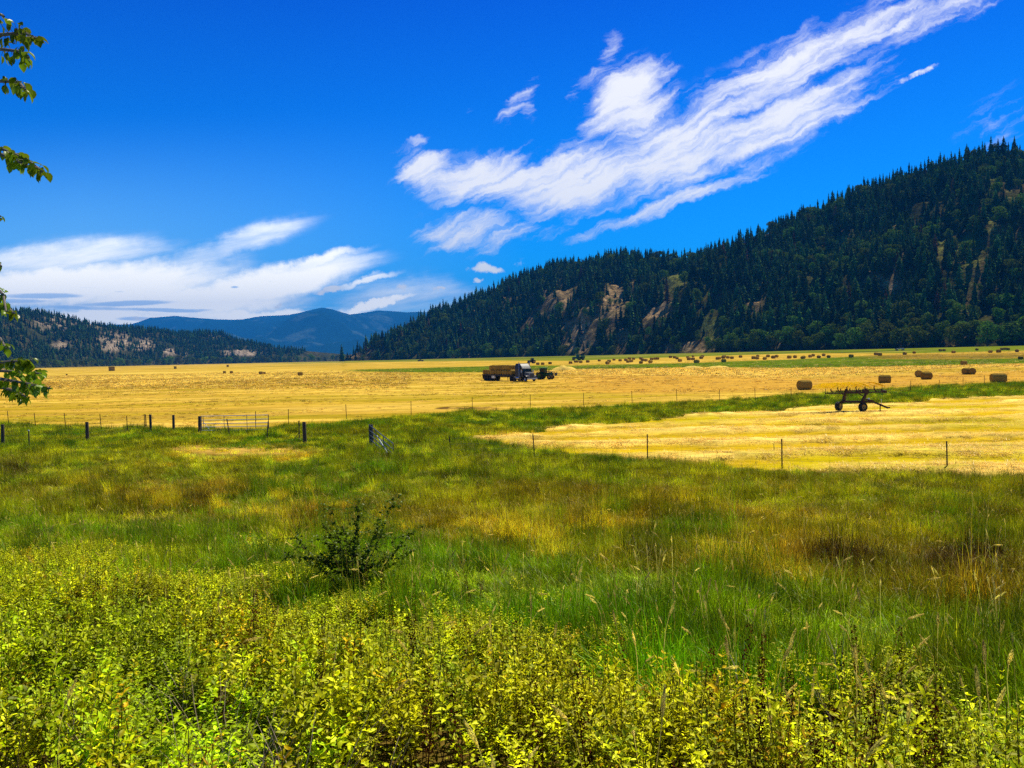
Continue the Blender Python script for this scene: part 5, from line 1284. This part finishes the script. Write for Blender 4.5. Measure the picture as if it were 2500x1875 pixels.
# ------------------------------------------------------------------ overhanging tree at the left edge
M_OVER = leaf_mat('poplar_leaves', (.17, .25, .010), trans=.4, hue=.06, gloss=.015, nscale=14, grough=.3, var=(.6, 1.4))
M_OBARK = simple_mat('smooth_bark', (.16, .13, .10), .8, 0, .3, 6, .3)
def overhang():
    r = random.Random(5); DD = 4.3; b = (-4.6, 4.6); z = float(field_z(*b)); o = empty('overhanging_tree', (b[0], b[1], z)); tag(o, 'leafy poplar branches with glossy toothed leaves hanging into the left edge', 'tree')
    B = Vector((b[0], b[1], z))
    MB().tube([(0, 0, -.2), (.05, 0, 1.5), (-.05, .1, 3.2), (.1, .1, 5.2), (.15, 0, 7)], [.16, .13, .11, .07, .03], 14).build('trunk', M_OBARK, o, smooth=True)
    #        start (photo px, outside the frame) -> through -> tip, leaf spread in px, number of leaves, depth
    BR = [([(-420, 60), (-160, 70), (0, 85), (60, 80), (92, 95)], 34, 62, 4.0), ([(-420, 120), (-100, 110), (0, 120), (45, 125), (70, 140)], 26, 42, 4.2), ([(-420, 180), (-120, 190), (0, 198), (45, 200), (62, 218)], 22, 42, 4.1),
          ([(-420, 320), (-120, 340), (0, 362), (60, 385), (104, 418)], 24, 66, 4.2), ([(-420, 360), (-100, 370), (0, 375), (40, 392), (70, 405)], 20, 36, 4.3),
          ([(-420, 20), (-80, 20), (-10, 30), (10, 40)], 8, 5, 4.0), ([(-420, 480), (-80, 500), (-12, 520), (0, 528)], 8, 5, 4.2), ([(-420, 620), (-80, 630), (-10, 635), (3, 650)], 10, 6, 4.2),
          ([(-420, 660), (-120, 670), (-20, 690), (8, 720), (15, 760)], 14, 26, 4.4), ([(-420, 720), (-120, 720), (-10, 740), (20, 752), (34, 765)], 12, 16, 4.4), 
          ([(-420, 800), (-140, 800), (0, 826), (15, 850)], 14, 16, 4.5), ([(-420, 880), (-140, 870), (0, 885), (50, 882), (75, 880)], 22, 60, 4.3), ([(-420, 900), (-100, 900), (0, 905), (70, 910), (100, 912)], 20, 46, 4.5),
          ([(-420, 930), (-120, 920), (0, 925), (60, 935), (122, 948)], 20, 60, 4.2), ([(-420, 960), (-120, 940), (0, 945), (40, 955), (62, 968)], 18, 46, 4.4)]
    for pts, spread, nl, D_ in BR:
        W = [Vector((ray(X, Y).x * (D_ + .25 * math.sin(i)), D_ + .25 * math.sin(i), CAMZ + ray(X, Y).z * (D_ + .25 * math.sin(i)))) - B for i, (X, Y) in enumerate(pts)]
        br_ = MB(); tz = W[0].z - .1; root = Vector((.02, .02, max(.4, tz))); n = len(W); br_.tube([root] + W, [.022] + [.012 * (1 - i / n) + .002 for i in range(n)], 7)
        V_ = []; F_ = []; m_ = D_ / FPX
        for k in range(int(nl * .95)):
            lo = 0.35 if nl > 10 else .7
            t = lo + (1 - lo) * r.random() ** .8; s = t * (n - 1); i0 = min(int(s), n - 2); c_ = W[i0].lerp(W[i0 + 1], s - i0)
            off = Vector((r.gauss(0, .38), r.gauss(0, .8), r.gauss(-.1, .5))) * spread * m_ * (1 - .45 * t)
            tip = c_ + off; a = r.random() * 6.28
            br_.tube([c_, tip], [.0016, .001], 3, False)
            L = r.uniform(.034, .056); leaf_vf(V_, F_, tip, a, r.uniform(-1.45, -.5) if r.random() < .75 else r.uniform(-.4, .5), L, L * r.uniform(.62, .78), r.uniform(-.9, .9), r.uniform(.1, .7))
        bo = br_.build('branch', M_OBARK, o, smooth=True); link('leaves', mesh_np('leaves', V_, quads_to_tris(F_), M_OVER), bo)
overhang()
# ------------------------------------------------------------------ haze: the valley's air
hzm = bpy.data.materials.new('valley_air'); hzm.use_nodes = True; ht = NT(hzm.node_tree); ht.n.clear()
pv = ht.new('ShaderNodeVolumePrincipled'); pv.inputs['Color'].default_value = (.03, .36, 1.0, 1); pv.inputs['Density'].default_value = 7.5e-5
ho = ht.new('ShaderNodeOutputMaterial'); ht.link(pv.outputs[0], ho.inputs['Volume'])
hb = MB().box((0, 7800, 560), (48000, 17200, 1200)).build('haze', hzm)
tag(hb, 'pale blue air filling the valley out to the mountains', 'haze', kind='stuff')
